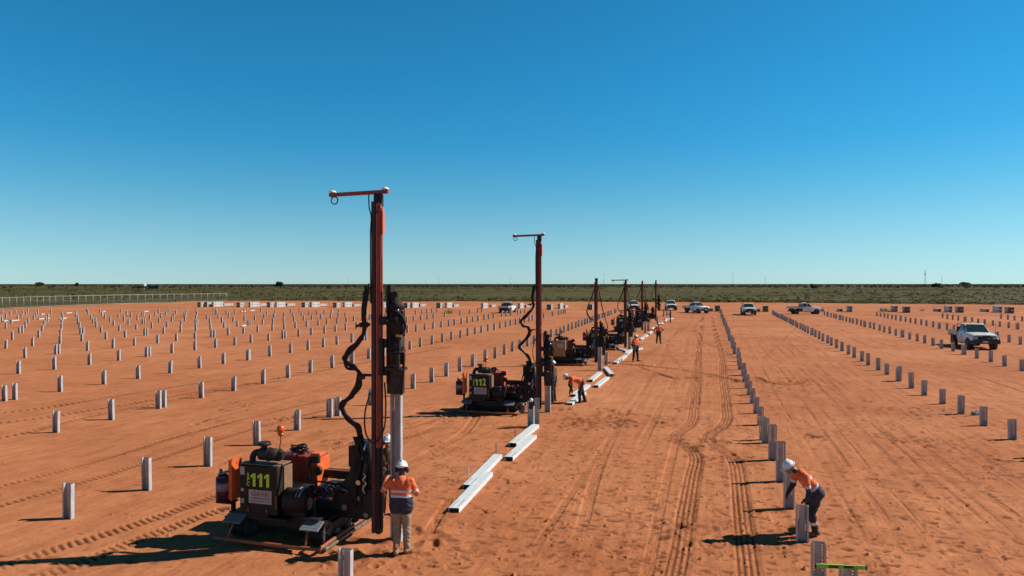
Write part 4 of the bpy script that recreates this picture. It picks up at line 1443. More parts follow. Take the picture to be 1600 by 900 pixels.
        b.tube(spline([(MX - .17, MY - .05, zt - .04), (MX - .155, MY - .06, zt - .3), (MX - .09, MY - .1, zt - .5), (MX - .105, MY - .105, zt - .9), (MX - .10, MY - .105, zt - 2.2)], 6), .012, 6)
        b.tube(spline([(MX + .12, MY - .05, zt - .04), (MX + .1, MY - .06, zt - .22), (MX + .03, MY - .13, zt - .42)], 5), .012, 6)
        b.build('antenna_cable', 'rubber', am)
    else:
        MB().cyl((MX + .02, MY, mast_h - .02), (MX + .02, MY, mast_h + .1), .10, None, 12).build('top_sheave', 'black', mast)
    # hammer on its slide
    hz0 = pile_top
    hx = MX + .40
    b = MB()
    b.box((MX + .27, MY + .02, hz0 + 1.08), (.10, .20, 1.95), None, .008)
    for z in (.35, .9, 1.35):
        b.box((MX + .16, MY, hz0 + z), (.18, .22, .16), None, .01)
    b.box((MX + .14, MY - .1, hz0 + .65), (.08, .1, .7), None, .01)
    hm = b.build('hammer', 'black', t)
    b = MB()
    b.cyl((hx, MY, hz0 + .50), (hx, MY, hz0 + 1.05), .165, None, 20)
    b.cyl((hx, MY, hz0 + 1.05), (hx, MY, hz0 + 1.55), .175, None, 20)
    b.cyl((hx, MY, hz0 + 1.55), (hx - .02, MY, hz0 + 1.76), .175, .11, 20)
    b.cyl((hx, MY, hz0 + 1.30), (hx, MY, hz0 + 1.34), .195, None, 20)
    b.cyl((hx, MY, hz0 + .72), (hx, MY, hz0 + .76), .19, None, 20)
    b.box((hx + .14, MY - .05, hz0 + 1.45), (.1, .12, .2), None, .02)
    b.box((hx + .1, MY - .1, hz0 + .9), (.08, .1, .3), None, .02)
    b.box((hx - .06, MY, hz0 + 1.80), (.16, .16, .24), None, .02)
    b.box((hx + .0, MY - .02, hz0 + 1.88), (.1, .1, .1), None, .02)
    b.box((hx - .11, MY - .06, hz0 + 2.0), (.03, .03, .14))
    b.build('hammer_body', 'rubber', hm)
    b = MB()
    b.box((hx, MY + .02, hz0 + .40), (.34, .30, .06), None, .01)
    b.box((hx - .02, MY + .02, hz0 + .14), (.30, .20, .46), None, .012)
    b.box((hx + .08, MY - .12, hz0 + .55), (.1, .06, .3), None, .01)
    b.build('drive_cap', 'steel_dark', hm)
    b = MB()
    b.tube(spline([(hx - .1, MY - .15, hz0 + 1.25), (hx + .02, MY - .20, hz0 + 1.52), (hx + .15, MY - .15, hz0 + 1.5), (hx + .22, MY - .05, hz0 + 1.25), (hx + .13, MY - .12, hz0 + 1.0)], 6), .022, 8)
    b.tube(spline([(hx - .18, MY - .12, hz0 + 2.0), (hx - .1, MY - .17, hz0 + 1.4), (hx + .02, MY - .16, hz0 + .55)], 6), .012, 6)
    b.build('hammer_hose', 'rubber', hm)
    MB().box((hx + .12, MY - .14, hz0 + 1.06), (.13, .05, .05), (0, R(8), 0), .01).build('brass_fitting', 'brass', hm)
    MB().ball((hx + .10, MY - .14, hz0 + 1.56), .03, 8, 6).ball((hx - .12, MY - .12, hz0 + 1.36), .025, 8, 6).build('steel_fitting', 'chrome', hm)
    b = MB()
    b.tube([(hx + .18 + math.cos(a) * .055, MY - .05, hz0 + .78 + math.sin(a) * .055) for a in np.linspace(.9, 5.4, 12)], .02, 6)
    b.build('hook', 'mast_red', hm)
    b = MB()
    b.tube(spline([(hx + .19, MY - .05, hz0 + .72), (hx + .17, MY - .05, hz0 + .3), (hx + .13, MY - .05, hz0 - .1)], 5), .03, 8)
    b.build('hanging_hose', 'rubber', hm)
    # long feed hoses
    def w(dx, z, dy=-.05): return (MX + dx, MY + dy, z)
    if hose == 'loop':
        for k in range(4):
            j = lambda: rd.uniform(-.055, .055)
            pts = [w(-.15 + j(), 4.95 + .05 * k, -.16), w(-.22 + j(), 4.55, -.16), w(-.20 + j(), 4.2, -.15), w(-.36 + j(), 3.98 + j()), w(-.58 + j(), 3.78 + j()), w(-.70 + j(), 3.60), w(-.62 + j(), 3.45 + j()), w(-.44 + j(), 3.40 + j()), w(-.36 + j(), 3.25), w(-.40 + j(), 3.06),
                   w(-.56 + j(), 2.86 + j()), w(-.74 + j(), 2.70 + j()), w(-.76 + j(), 2.55), w(-.60 + j(), 2.36), w(-.42 + j(), 2.22 + j()), w(-.36 + j(), 2.0), w(-.40 + j(), 1.7), w(-.44 + j() * 3, 1.3)]
            MB().tube(spline(pts, 6), .028, 8).build('feed_hose', 'rubber', t)
        b = MB()
        b.tube([w(-.30, 3.28, -.05), w(-.13, 3.28, -.05)], .03, 6).box(w(-.32, 3.24, -.05), (.1, .12, .10), None, .015)
        b.build('hose_clamp', 'steel_dark', t)
        b = MB()
        b.box(w(-.2, 4.3, -.1), (.14, .1, .07), (0, .3, 0), .015).ball(w(-.32, 4.28, -.1), .05, 8, 6).box(w(-.40, 4.26, -.1), (.05, .05, .06), None, .01)
        b.build('hose_clamp', 'steel_dark', t)
        b = MB()
        b.tube(spline([w(.17, 3.15), w(.22, 2.7, -.1), w(.2, 2.25, -.14), w(.02, 1.97, -.2), w(-.16, 2.15, -.2), w(-.2, 2.55, -.16), w(-.1, 2.95, -.13)], 7), .016, 6)
        b.build('slack_hose', 'rubber', t)
    else:
        for k in range(2):
            j = lambda: rd.uniform(-.03, .03)
            q = mast_h
            MB().tube(spline([w(-.1, q - .55), w(-.28 + j(), q - 1.1), w(-.52 + j(), q - 1.7), w(-.56 + j(), q - 2.1), w(-.35 + j(), q - 2.45), w(-.14, q - 2.5)], 7), .026, 6).build('feed_hose', 'rubber', t)
        for k in range(2):
            j = lambda: rd.uniform(-.04, .04)
            q = mast_h
            MB().tube(spline([w(.12, q - .3), w(.28 + j(), q - 1.2), w(.5 + j(), q - 2.2), w(.72 + j(), q - 2.9), w(.62, q - 3.4), w(.42, q - 3.5)], 7), .026, 6).build('drop_hose', 'rubber', t)
    return t

RIGS = [((-2.67, 14.0), 'nearest tracked pile driver, number 111, tall red mast with top arm', 6.88, True, 3.02, '111', 'engine', 'loop'),
        ((1.06, 27.8), 'second tracked pile driver, number 112, tall dark red mast with top arm', 6.98, True, 1.18, '112', 'engine', 'loop'),
        ((5.28, 44.2), 'third pile driver from the camera with yellow engine cover, no top arm', 5.35, False, .72, None, 'engine_yellow', 'drop'),
        ((8.78, 54.5), 'fourth pile driver from the camera, short mast with thin top arm', 5.35, True, 1.08, None, 'engine', 'loop4'),
        ((13.85, 74.9), 'fifth pile driver from the camera with hoses slanting off its mast', 5.3, False, 1.16, None, 'engine', 'drop'),
        ((19.2, 94.0), 'farthest pile driver with a bare red mast and black hammer beside it', 5.5, False, 1.6, None, 'engine', 'drop')]
for i, a in enumerate(RIGS):
    rig(a[0], a[1], a[2], a[3], a[4], a[5], a[6], a[7], seed=i + 1)

# ------------------------------------------------------------------ utes
def ute_proto():
    """dual cab ute with flat tray, local +y forward, wheels on z = 0"""
    t = empty('ute', (0, 0, 0))
    hw = .90
    # body: loft of cross sections along y  (y, z bottom, z waist, z top, half width top)
    b = MB()
    secs = [(2.52, .52, .82, .96, .70, .80), (2.44, .44, .86, 1.08, .76, .87), (2.1, .42, .92, 1.15, .81, .91), (1.5, .42, .95, 1.19, .83, .93), (1.02, .42, .97, 1.20, .87, .93), (.2, .40, .99, 1.19, .88, .93), (-.52, .42, .99, 1.19, .88, .93)]
    rings = []
    for (y, z0, zw, zt, wt, ww) in secs:
        pr = [(-ww * .94, z0), (-ww, (z0 + zw) / 2), (-ww * .99, zw), (-wt, zt - .03), (-wt * .75, zt + .01), (0, zt + .03), (wt * .75, zt + .01), (wt, zt - .03), (ww * .99, zw), (ww, (z0 + zw) / 2), (ww * .94, z0)]
        rings.append([b.bm.verts.new((x, y, z)) for x, z in pr])
    fs = []
    for a, c in zip(rings, rings[1:]):
        for k in range(len(a) - 1):
            fs.append(b.bm.faces.new((a[k], a[k + 1], c[k + 1], c[k])))
        fs.append(b.bm.faces.new((a[-1], a[0], c[0], c[-1])))
    fs.append(b.bm.faces.new(rings[0][::-1])); fs.append(b.bm.faces.new(rings[-1]))
    b._tag(fs, False)
    # greenhouse
    lo = [(1.08, .80, 1.13), (.3, .85, 1.15), (-.52, .83, 1.15)]
    rg = []
    for (y, w_, z, yt, wt, zt) in ((1.10, .82, 1.16, .30, .66, 1.80), (.2, .86, 1.17, .10, .70, 1.85), (-.54, .85, 1.17, -.46, .67, 1.81)):
        rg.append([b.bm.verts.new(q) for q in ((-w_, y, z), (-wt, yt, zt - .03), (-wt * .8, yt, zt), (wt * .8, yt, zt), (wt, yt, zt - .03), (w_, y, z))])
    fs = []
    for a, c in zip(rg, rg[1:]):
        for k in range(5): fs.append(b.bm.faces.new((a[k], a[k + 1], c[k + 1], c[k])))
    fs.append(b.bm.faces.new(rg[0][::-1])); fs.append(b.bm.faces.new(rg[-1]))
    b._tag(fs, False)
    body = b.build('body', 'car_white', t)
    def pane(name, pts, off):
        o = Vector(off)
        m = MB()
        v = [Vector(p) + o for p in pts]
        m.quad(*v)
        return m.build(name, 'glass', t)
    pane('windscreen', [(-.75, 1.045, 1.21), (.75, 1.045, 1.21), (.62, .35, 1.765), (-.62, .35, 1.765)], (0, .012, .014))
    pane('rear_window', [(-.68, -.53, 1.24), (.68, -.53, 1.24), (.55, -.475, 1.66), (-.55, -.475, 1.66)], (0, -.012, 0))
    for s in (-1, 1):
        pane('side_window', [(s * .825, .86, 1.215), (s * .852, .22, 1.215), (s * .72, .14, 1.75), (s * .685, .36, 1.74)], (s * .016, 0, .004))
        pane('side_window', [(s * .852, .14, 1.215), (s * .846, -.44, 1.215), (s * .70, -.40, 1.74), (s * .72, .06, 1.75)], (s * .016, 0, .004))
        MB().box((s * .99, .82, 1.20), (.16, .09, .19), None, .03).build('mirror', 'car_white', t)
        d = MB()
        d.box((s * .925, .62, .80), (.012, .012, .56)).box((s * .925, -.22, .80), (.012, .012, .56)).box((s * .925, .2, .80), (.012, .012, .56))
        d.build('door_gap', 'car_black', t)
        MB().box((s * .935, .30, .98), (.03, .16, .035), None, .008).box((s * .935, -.36, .98), (.03, .16, .035), None, .008).build('door_handle', 'car_black', t)
        MB().box((s * .9262, .42, .78), (.010, .22, .11)).box((s * .9262, -.05, .74), (.010, .2, .07)).build('door_decal', 'decal', t)
        MB().box((s * .95, .25, .37), (.14, 1.4, .06), None, .01).build('side_step', 'car_black', t)
        for y in (1.62, -1.52):
            m = MB()
            m.cyl((s * .66, y, .39), (s * .945, y, .39), .47 if y > 0 else .43, None, 24)
            m.build('wheel_arch', 'car_black', t)
            m = MB()
            n = 26
            prof = [(.70, .30), (.70, .37), (.73, .395), (.92, .395), (.955, .37), (.955, .26)]
            rings = [[m.bm.verts.new((s * x, y + math.cos(2 * math.pi * k / n) * r, .395 + math.sin(2 * math.pi * k / n) * r)) for k in range(n)] for x, r in prof]
            fs = []
            for a, c in zip(rings, rings[1:]):
                for k in range(n): fs.append(m.bm.faces.new((a[k], a[(k + 1) % n], c[(k + 1) % n], c[k])))
            m._tag(fs, True)
            w_ = m.build('wheel', 'rubber', t)
            m = MB()
            m.cyl((s * .72, y, .395), (s * .935, y, .395), .262, None, 22)
            m.cyl((s * .935, y, .395), (s * .965, y, .395), .08, .06, 12)
            m.build('rim', 'rim', w_)
    # front: grille, lamps, bull bar, plate
    MB().box((0, 2.47, .84), (1.06, .14, .34), None, .03).build('grille', 'car_black', t)
    for s in (-1, 1):
        MB().box((s * .70, 2.38, .95), (.30, .22, .16), (0, 0, s * -.3), .03).build('headlight', 'lamp', t)
    b = MB()
    b.box((0, 2.66, .62), (1.76, .20, .34), None, .04)
    for s in (-1, 1):
        b.box((s * .84, 2.48, .58), (.16, .4, .22), (0, 0, s * .4), .03)
        b.tube(spline([(s * .30, 2.70, .68), (s * .30, 2.70, .98), (s * .24, 2.70, 1.04), (0, 2.70, 1.05)], 5), .032, 8)
        b.tube(spline([(s * .84, 2.60, .68), (s * .82, 2.62, .92), (s * .62, 2.68, 1.0), (s * .30, 2.70, 1.0)], 5), .028, 8)
    b.tube([(-.62, 2.70, .84), (.62, 2.70, .84)], .024, 8)
    b.build('bull_bar', 'car_black', t)
    MB().box((.12, 2.765, .60), (.36, .012, .12)).build('number_plate', 'number_plate', t)
    MB().tube([(-.55, 2.70, 1.0), (-.57, 2.68, 2.1)], .010, 5).build('aerial', 'car_black', t)
    # tray
    b = MB()
    b.box((0, -1.62, .96), (1.86, 2.04, .08), None, .008)
    tr = b.build('tray', 'tray', t)
    for s in (-1, 1):
        MB().box((s * .925, -1.62, 1.11), (.03, 2.04, .23), None, .005).build('drop_side', 'tray', tr)
    MB().box((0, -2.635, 1.11), (1.86, .03, .23), None, .005).build('tail_gate', 'tray', tr)
    b = MB()
    for x in (-.88, -.45, .45, .88):
        b.box((x, -.66, 1.36), (.04, .04, .80))
    for z in (1.18, 1.45, 1.76):
        b.box((0, -.66, z), (1.82, .045, .045))
    b.box((0, -.68, 1.3), (1.7, .02, .5))
    b.build('head_board', 'car_black', tr)
    b = MB()
    b.box((0, -.5, .50), (.9, 4.2, .16)).box((.6, -1.55, .5), (.06, .5, .34)).box((-.6, -1.55, .5), (.06, .5, .34)).box((0, -2.3, .66), (1.4, .1, .3)).box((-.7, -.85, .72), (.3, .5, .34), None, .02).box((.7, -.85, .72), (.3, .5, .34), None, .02).box((.8, -2.05, .76), (.05, .5, .3)).box((-.8, -2.05, .76), (.05, .5, .3))
    b.build('under_frame', 'car_black', t)
    for s in (-1, 1):
        MB().box((s * .72, -2.665, .84), (.3, .03, .1), None, .01).build('tail_light', 'red_hose', t)
    MB().cyl((.1, .0, 1.84), (.1, .0, 1.90), .07, None, 10).ball((.1, 0, 1.90), (.07, .07, .08), 10, 6, None, 0.0).build('roof_beacon', 'beacon', t)
    return t
ute = ute_proto()
UTES = [(1520, 542, -38, 'nearest white dual cab ute with tray, parked among the right-hand pile rows'),
        (1088, 488.8, -62, 'white ute facing right, left of the pile row the worker is checking'),
        (1169, 491.8, -12, 'white ute facing the camera on the far cleared sand'),
        (1257, 490.6, -101, 'white tray ute standing side-on, its nose to the right'),
        (793, 488.5, -145, 'white ute seen from behind just left of the second rig'),
        (1048, 484.6, -40, 'white ute behind the last worker at the farthest rig'),
        (989, 485.5, -75, 'white ute half hidden behind the fourth and fifth rigs')]
for i, (px, py, hd, lb) in enumerate(UTES):
    o = ute if i == 0 else copy_tree(ute)
    q = P(px, py)
    # heading: 0 faces away, measured clockwise (negative) from +y
    o.location = q
    o.rotation_euler = (0, 0, 0)
    tag(o, lb, 'ute', 'white utes parked on the site')
HEAD = [194, 157, 191, 97, 16, 187, 183]      # compass heading of each nose, clockwise from the viewing direction
k = 0
for o in [x for x in COL.objects if x.name.startswith('ute') and x.parent is None]:
    pass
utes = [x for x in COL.objects if x.parent is None and x.get('category') == 'ute']
utes.sort(key=lambda x: [u[3] for u in UTES].index(x['label']))
for o, hd in zip(utes, HEAD):
    o.rotation_euler = (0, 0, R(-hd))
    o.scale = (1.03,) * 3

# ------------------------------------------------------------------ people
SLOT = {}
def person(pos, facing, joints, label, outfit, vox=.011, scale=1.0, muffs=True, helmet=True):
    """one continuous body grown from tapered limbs, clothes as its colouring; helmet and muffs as children"""
    J = {k: Vector(v) for k, v in joints.items()}
    prim = []     # (kind, a, b, ra, rb, name)
    bulk = {'torso': 1.08, 'uparm': 1.14, 'forearm': 1.08, 'thigh': 1.06, 'shin': 1.14}
    def limb(a, b, ra, rb, nm):
        ra, rb = ra * bulk.get(nm, 1), rb * bulk.get(nm, 1)
        prim.append((J[a] if isinstance(a, str) else a, J[b] if isinstance(b, str) else b, ra, rb, nm))
    up = (J['neck'] - J['pelvis']).normalized()
    ac = (J['shL'] - J['shR']).normalized()
    fw = ac.cross(up).normalized() * -1
    if fw.dot(J['headf'] - J['head']) < -0.5: fw = -fw
    # torso: three columns so that it is wider than deep
    for s, sh, hp in ((1, 'shL', 'hipL'), (-1, 'shR', 'hipR')):
        limb(J[hp] + ac * s * .02, J['pelvis'] * .55 + J['neck'] * .45 + ac * s * .075, .118, .112, 'torso')
        limb(J['pelvis'] * .55 + J['neck'] * .45 + ac * s * .075, J[sh] - ac * s * .06 - up * .05, .112, .095, 'torso')
        limb(J[sh] - ac * s * .05, J[sh], .078, .070, 'torso')
    limb('pelvis', J['neck'] - up * .06, .115, .105, 'torso')
    limb(J['neck'] - up * .05, J['head'], .062, .058, 'neck')
    hc, hf = J['head'], (J['headf'] - J['head']).normalized()
    hu = J['headu'].normalized() if 'headu' in J else Vector((0, 0, 1))
    limb(hc + hu * .035 - hf * .012, hc - hu * .045 + hf * .02, .092, .068, 'head')
    limb(hc + hf * .055 - hu * .06, hc + hf * .062 - hu * .07, .045, .035, 'head')
    limb(hc + hf * .088 + hu * .008, hc + hf * .108 - hu * .025, .012, .017, 'head')
    for s in (1, -1):
        limb(hc + ac * s * .085 - hu * .01, hc + ac * s * .09 - hu * .04, .018, .014, 'head')
    for q in 'LR':
        limb('sh' + q, 'el' + q, .068, .052, 'uparm')
        limb('el' + q, 'wr' + q, .052, .037, 'forearm')
        limb('hip' + q, 'kn' + q, .112, .076, 'thigh')
        limb('kn' + q, 'an' + q, .074, .058, 'shin')
        an, to = J['an' + q], J['to' + q]
        limb(an + Vector((0, 0, .10)), an + Vector((0, 0, -.02)), .062, .058, 'boot')
        limb(an + Vector((0, 0, -.035)) - (to - an).normalized() * .05, to, .050, .044, 'boot')
        # hand: palm, four fingers and a thumb
        wv = J['wr' + q] - J['el' + q]
        d = (J['ha' + q] - J['wr' + q]).normalized() if 'ha' + q in J else wv.normalized()
        sdv = d.cross(Vector((0, 0, 1)))
        sdv = sdv.normalized() if sdv.length > .2 else ac.copy()
        pal = J['wr' + q] + d * .055
        nrm = d.cross(sdv).normalized()
        if nrm.z > 0: nrm = -nrm
        fr = max(.0095, vox * .95)
        limb(J['wr' + q], pal, .032, .036, 'hand')
        for k, fl_ in enumerate((.062, .075, .070, .054)):
            off = sdv * (.030 - .020 * k)
            a = pal + d * .025 + off
            m_ = a + d * fl_ * .55 + nrm * .012
            e = m_ + d * fl_ * .30 + nrm * fl_ * .45
            limb(a, m_, fr, fr * .95, 'hand'); limb(m_, e, fr * .95, fr * .85, 'hand')
        th_ = J['wr' + q] + d * .035 + sdv * .03 * (1 if q == 'R' else -1)
        t2 = th_ + d * .035 + sdv * .025 * (1 if q == 'R' else -1) + nrm * .015
        limb(th_, t2, fr * 1.15, fr, 'hand'); limb(t2, t2 + d * .03 + nrm * .01, fr, fr * .85, 'hand')
    b = MB()
    for a, c, ra, rb, nm in prim:
        d = c - a
        L = d.length
        if L < 1e-4:
            b.ball(a, ra, 12, 8); continue
        pts, rs = [], []
        dn = d / L
        for k in range(5):
            th = math.pi / 2 * (1 - k / 4.0)
            pts.append(a - dn * ra * math.sin(th)); rs.append(max(ra * math.cos(th), .001))
        for k in range(1, 6):
            th = math.pi / 2 * k / 5.0
            pts.append(c + dn * rb * math.sin(th)); rs.append(max(rb * math.cos(th), .001))
        b.tube(pts, rs, 14)
    o = b.build('person', 'skin')
    rm = o.modifiers.new('remesh', 'REMESH'); rm.mode = 'VOXEL'; rm.voxel_size = vox
    sm = o.modifiers.new('smooth', 'SMOOTH'); sm.iterations = 3; sm.factor = .5
    dg = bpy.context.evaluated_depsgraph_get()
    me = bpy.data.meshes.new_from_object(o.evaluated_get(dg))
    o.modifiers.clear()
    old = o.data
    o.data = me
    bpy.data.meshes.remove(old)
    me.name = 'person'
    n = len(me.vertices)
    co = np.zeros(n * 3); me.vertices.foreach_get('co', co); co = co.reshape(-1, 3)
    nf = len(me.polygons)
    fc = np.zeros(nf * 3); me.polygons.foreach_get('center', fc); fc = fc.reshape(-1, 3)
    bd = np.full(nf, 9.0); bi = np.zeros(nf, int); bt = np.zeros(nf)
    for i, (a, c, ra, rb, nm) in enumerate(prim):
        a_, d_ = np.array(a), np.array(c - a)
        L2 = max((d_ ** 2).sum(), 1e-9)
        tt = np.clip(((fc - a_) @ d_) / L2, 0, 1)
        dist = np.linalg.norm(fc - (a_ + tt[:, None] * d_), axis=1) - (ra + (rb - ra) * tt)
        u_ = dist < bd
        bd[u_] = dist[u_]; bi[u_] = i; bt[u_] = tt[u_]
    names = np.array([p[4] for p in prim])[bi]
    mats = ['skin', outfit['shirt'], outfit['low'], 'band', outfit['trousers'], outfit['boots'], outfit['hands'], outfit.get('sleeve', outfit['low']), 'muff']
    me.materials.clear()
    for m_ in mats: me.materials.append(M[m_])
    pv, nk = np.array(J['pelvis']), np.array(J['neck'])
    ax = nk - pv
    ht = ((fc - pv) @ ax) / (ax @ ax)
    mi = np.zeros(nf, dtype=np.int32)
    tor = (names == 'torso')
    mi[tor] = 1
    hem = outfit.get('hem', -.28)
    mi[tor & (ht < outfit.get('split', .33))] = 2
    mi[tor & (ht < hem)] = 4
    if outfit.get('bands', True):
        for z in outfit.get('band_at', (.37, .58)):
            mi[tor & (np.abs(ht - z) < .045)] = 3
    mi[names == 'uparm'] = 1
    if outfit.get('bands', True):
        mi[(names == 'uparm') & (bt > .62) & (bt < .80)] = 3
    mi[(names == 'uparm') & (bt >= .80)] = 7
    mi[names == 'forearm'] = 7
    th_ = np.isin(names, ('thigh', 'shin'))
    mi[th_] = 4
    mi[th_ & (names == 'thigh') & (ht > hem) ] = 2
    if outfit.get('knee_band'):
        mi[(names == 'shin') & (np.abs(bt - .5) < .08)] = 3
    hfv = np.array(hf)
    mi[(names == 'head') & (((fc - np.array(hc)) @ hfv) < .012)] = 8
    mi[(names == 'neck') & (((fc - np.array(hc)) @ hfv) < .0)] = 8
    mi[names == 'boot'] = 5
    mi[names == 'hand'] = 6
    me.polygons.foreach_set('material_index', mi)
    me.polygons.foreach_set('use_smooth', np.ones(nf, dtype=bool))
    # folds in the cloth
    nn = np.zeros(n * 3); me.vertices.foreach_get('normal', nn); nn = nn.reshape(-1, 3)
    f_ = (vnoise(co[:, 0] + co[:, 2] * .6, co[:, 1] * .5 + co[:, 2] * 1.0, .055, 41) - .5) * .020
    up_ = (co[:, 2] > .12)
    hd_ = np.linalg.norm(co - np.array(hc), axis=1) < .16
    hnd = np.minimum(*[np.linalg.norm(co - np.array(J['wr' + q]), axis=1) for q in 'LR']) < .22
    f_ = np.where(up_ & ~hd_ & ~hnd, f_, 0)
    co2 = co + nn * f_[:, None]
    co2[:, 2] = np.maximum(co2[:, 2], 0.0)
    me.vertices.foreach_set('co', co2.ravel())
    me.update()
    o.location = pos
    o.rotation_euler = (0, 0, facing)
    o.scale = (scale,) * 3
    # boots soles
    if helmet:
        m = MB()
        rot = hu.to_track_quat('Z', 'Y')
        e = rot.to_euler()
        m.ball(hc + hu * .045 - hf * .005, (.112, .125, .115), 20, 8, e, 0.0)
        m.tube([hc + hu * .045 + Vector(hf * math.cos(a) * .138 + ac * math.sin(a) * .120) for a in np.linspace(0, 2 * math.pi, 22)[:-1]], .010, 6, True)
        m.box(hc + hu * .042 + hf * .145, (.15, .07, .014), (hf.to_track_quat('Y', 'Z').to_euler()), .005)
        m.tube([hc + hu * .158 + hf * .06, hc + hu * .164, hc + hu * .155 - hf * .07], .014, 6)
        m.build('hard_hat', 'helmet', o)
        # eyes
    m = MB()
    for s in (1, -1):
        m.ball(hc + hf * .086 + ac * s * .032 + hu * .012, .011, 8, 6)
    m.build('eyes', 'muff', o)
    if muffs:
        for s in (1, -1):
            m = MB()
            m.ball(hc + ac * s * .108 - hu * .022, (.036, .05, .06), 12, 8, hf.to_track_quat('Y', 'Z').to_euler())
            m.tube([hc + ac * s * .12 + hu * .0, hc + ac * s * .125 + hu * .07], .008, 6)
            m.build('ear_muff', 'muff', o)
    return tag(o, label, 'person', 'workers in hard hats')

def standing(**kw):
    j = dict(pelvis=(0, 0, .97), neck=(0, -.01, 1.47), head=(0, .025, 1.635), headf=(0, .2, 1.625), hipL=(-.095, 0, .93), hipR=(.095, 0, .93), knL=(-.105, .03, .51), knR=(.105, .03, .51), anL=(-.11, -.02, .09), anR=(.11, -.02, .09),
             toL=(-.13, .15, .045), toR=(.13, .15, .045), shL=(-.195, -.01, 1.40), shR=(.195, -.01, 1.40), elL=(-.25, -.03, 1.12), elR=(.25, -.03, 1.12), wrL=(-.25, .08, .88), wrR=(.25, .08, .88))
    j.update(kw)
    return j
ORANGE = dict(shirt='hivis', low='navy', trousers='dark_cloth', boots='boot_dark', hands='glove', sleeve='navy')
yaw = lambda deg: R(-deg)       # clockwise from the viewing direction

W1 = dict(ORANGE, trousers='khaki', boots='boot_tan', hands='skin', split=.30, band_at=(.34, .53), hem=-.34, sleeve='hivis')
person(P(627, 866), yaw(4), standing(elL=(-.37, .08, 1.20), wrL=(-.36, .30, 1.36), haL=(-.34, .41, 1.41), elR=(.29, .08, 1.15), wrR=(.10, .30, 1.18), haR=(-.01, .40, 1.20), knL=(-.09, .05, .5), knR=(.10, .02, .51), anR=(.10, .06, .09), toR=(.15, .23, .045), anL=(-.085, -.06, .09), toL=(-.10, .11, .045), head=(.0, .05, 1.63), headf=(-.03, .2, 1.59)),
       'worker seen from behind in orange and navy shirt and khaki trousers beside rig 111', W1, vox=.0085, scale=.985)
W2 = dict(shirt='brown_cloth', low='brown_cloth', trousers='brown_cloth', boots='boot_dark', hands='glove', sleeve='brown_cloth', bands=False)
person(P(606, 806), yaw(165), standing(elR=(.27, .12, 1.15), wrR=(.15, .32, 1.15), elL=(-.27, .1, 1.15), wrL=(-.12, .3, 1.12)),
       'worker in dusty brown clothes half hidden between the mast and pile of rig 111', W2, vox=.012)
W3 = dict(ORANGE, shirt='brown_cloth', bands=False, low='dark_cloth', sleeve='dark_cloth')
person(P(864.5, 628), yaw(-60), standing(elL=(-.24, .05, 1.14), wrL=(-.18, .28, 1.2), elR=(.25, .05, 1.14), wrR=(.15, .28, 1.15)),
       'worker in dark clothes and white helmet standing close behind the hammer of rig 112', W3, vox=.015)
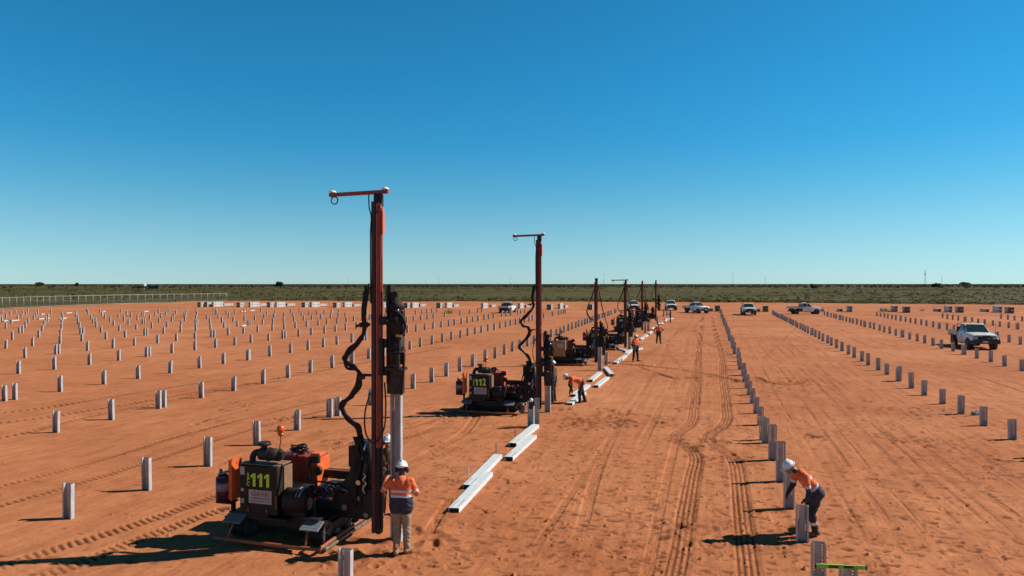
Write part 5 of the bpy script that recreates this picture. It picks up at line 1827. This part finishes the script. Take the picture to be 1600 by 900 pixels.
# bending worker at the lying piles: trunk folded forward, arm reaching down
bend4 = dict(pelvis=(0, -.05, .94), neck=(0, .42, 1.08), head=(0, .58, 1.12), headf=(0, .70, .98), headu=(0, .7, .7), hipL=(-.095, -.05, .90), hipR=(.095, -.05, .90), knL=(-.10, .03, .49), knR=(.11, -.12, .50), anL=(-.10, .02, .09), anR=(.12, -.25, .09),
             toL=(-.12, .19, .045), toR=(.15, -.09, .045), shL=(-.18, .36, 1.05), shR=(.18, .36, 1.05), elL=(-.20, .40, .74), elR=(.20, .42, .75), wrL=(-.17, .46, .50), wrR=(.17, .30, .52), haL=(-.16, .48, .38), haR=(.16, .32, .40))
person(P(906, 630), yaw(-95), bend4, 'worker bending with straight legs over the lying piles, orange shirt and black trousers', dict(ORANGE, low='hivis', split=.0, bands=False, sleeve='dark_cloth', hem=.02), vox=.015)
person(P(993, 565), yaw(150), standing(hipL=(-.10, 0, .93), knL=(-.16, .0, .5), anL=(-.19, .0, .09), toL=(-.26, .15, .045), knR=(.18, .05, .51), anR=(.24, .05, .09), toR=(.34, .18, .045), elL=(-.27, -.02, 1.13), wrL=(-.14, .12, .98), elR=(.28, -.05, 1.12), wrR=(.24, .1, .9)),
       'worker in orange vest and black trousers standing by white lying piles at the fourth rig', dict(ORANGE, bands=False, split=.25), vox=.018)
person(P(1029, 537), yaw(172), standing(elL=(-.42, -.03, 1.18), wrL=(-.18, .05, 1.03), elR=(.42, .0, 1.15), wrR=(.40, .2, .98), knL=(-.13, 0, .5), anL=(-.16, 0, .09), toL=(-.22, .14, .045), knR=(.13, 0, .5), anR=(.16, 0, .09), toR=(.22, .14, .045)),
       'worker with one hand on the hip, facing the camera beyond the fourth rig', dict(ORANGE, bands=False, split=.22), vox=.02)
person(P(1047.5, 503.5), yaw(-80), standing(elL=(-.26, .05, 1.13), wrL=(-.2, .26, 1.05), elR=(.26, .05, 1.13), wrR=(.2, .26, 1.05)),
       'farthest worker, dark clothed with white helmet, standing by the last rig', dict(ORANGE, shirt='navy', bands=False), vox=.022)
# the worker bending over the right-hand row, side-on, facing left
bend9 = dict(pelvis=(0, -.16, .93), neck=(0, .21, 1.30), head=(0, .38, 1.375), headf=(0, .52, 1.27), headu=(0, .55, .83), hipL=(-.10, -.16, .88), hipR=(.10, -.16, .88), knL=(-.10, -.03, .47), knR=(.13, -.06, .47), anL=(-.09, -.12, .09), anR=(.15, .12, .09),
             toL=(-.11, .06, .045), toR=(.18, .29, .045), shL=(-.19, .15, 1.245), shR=(.19, .16, 1.245), elL=(-.21, .07, .95), elR=(.20, .22, .97), wrL=(-.18, .10, .78), wrR=(.20, .33, .80), haL=(-.14, .20, .72), haR=(.20, .36, .68))
W9 = dict(ORANGE, shirt='hivis', low='navy', split=.30, band_at=(.24, .62), sleeve='navy', hands='glove', knee_band=True, hem=-.2)
person(P(1262, 836), yaw(-92), bend9, 'worker in white helmet stooping over a pile in the right-hand row', W9, vox=.0085, muffs=False)
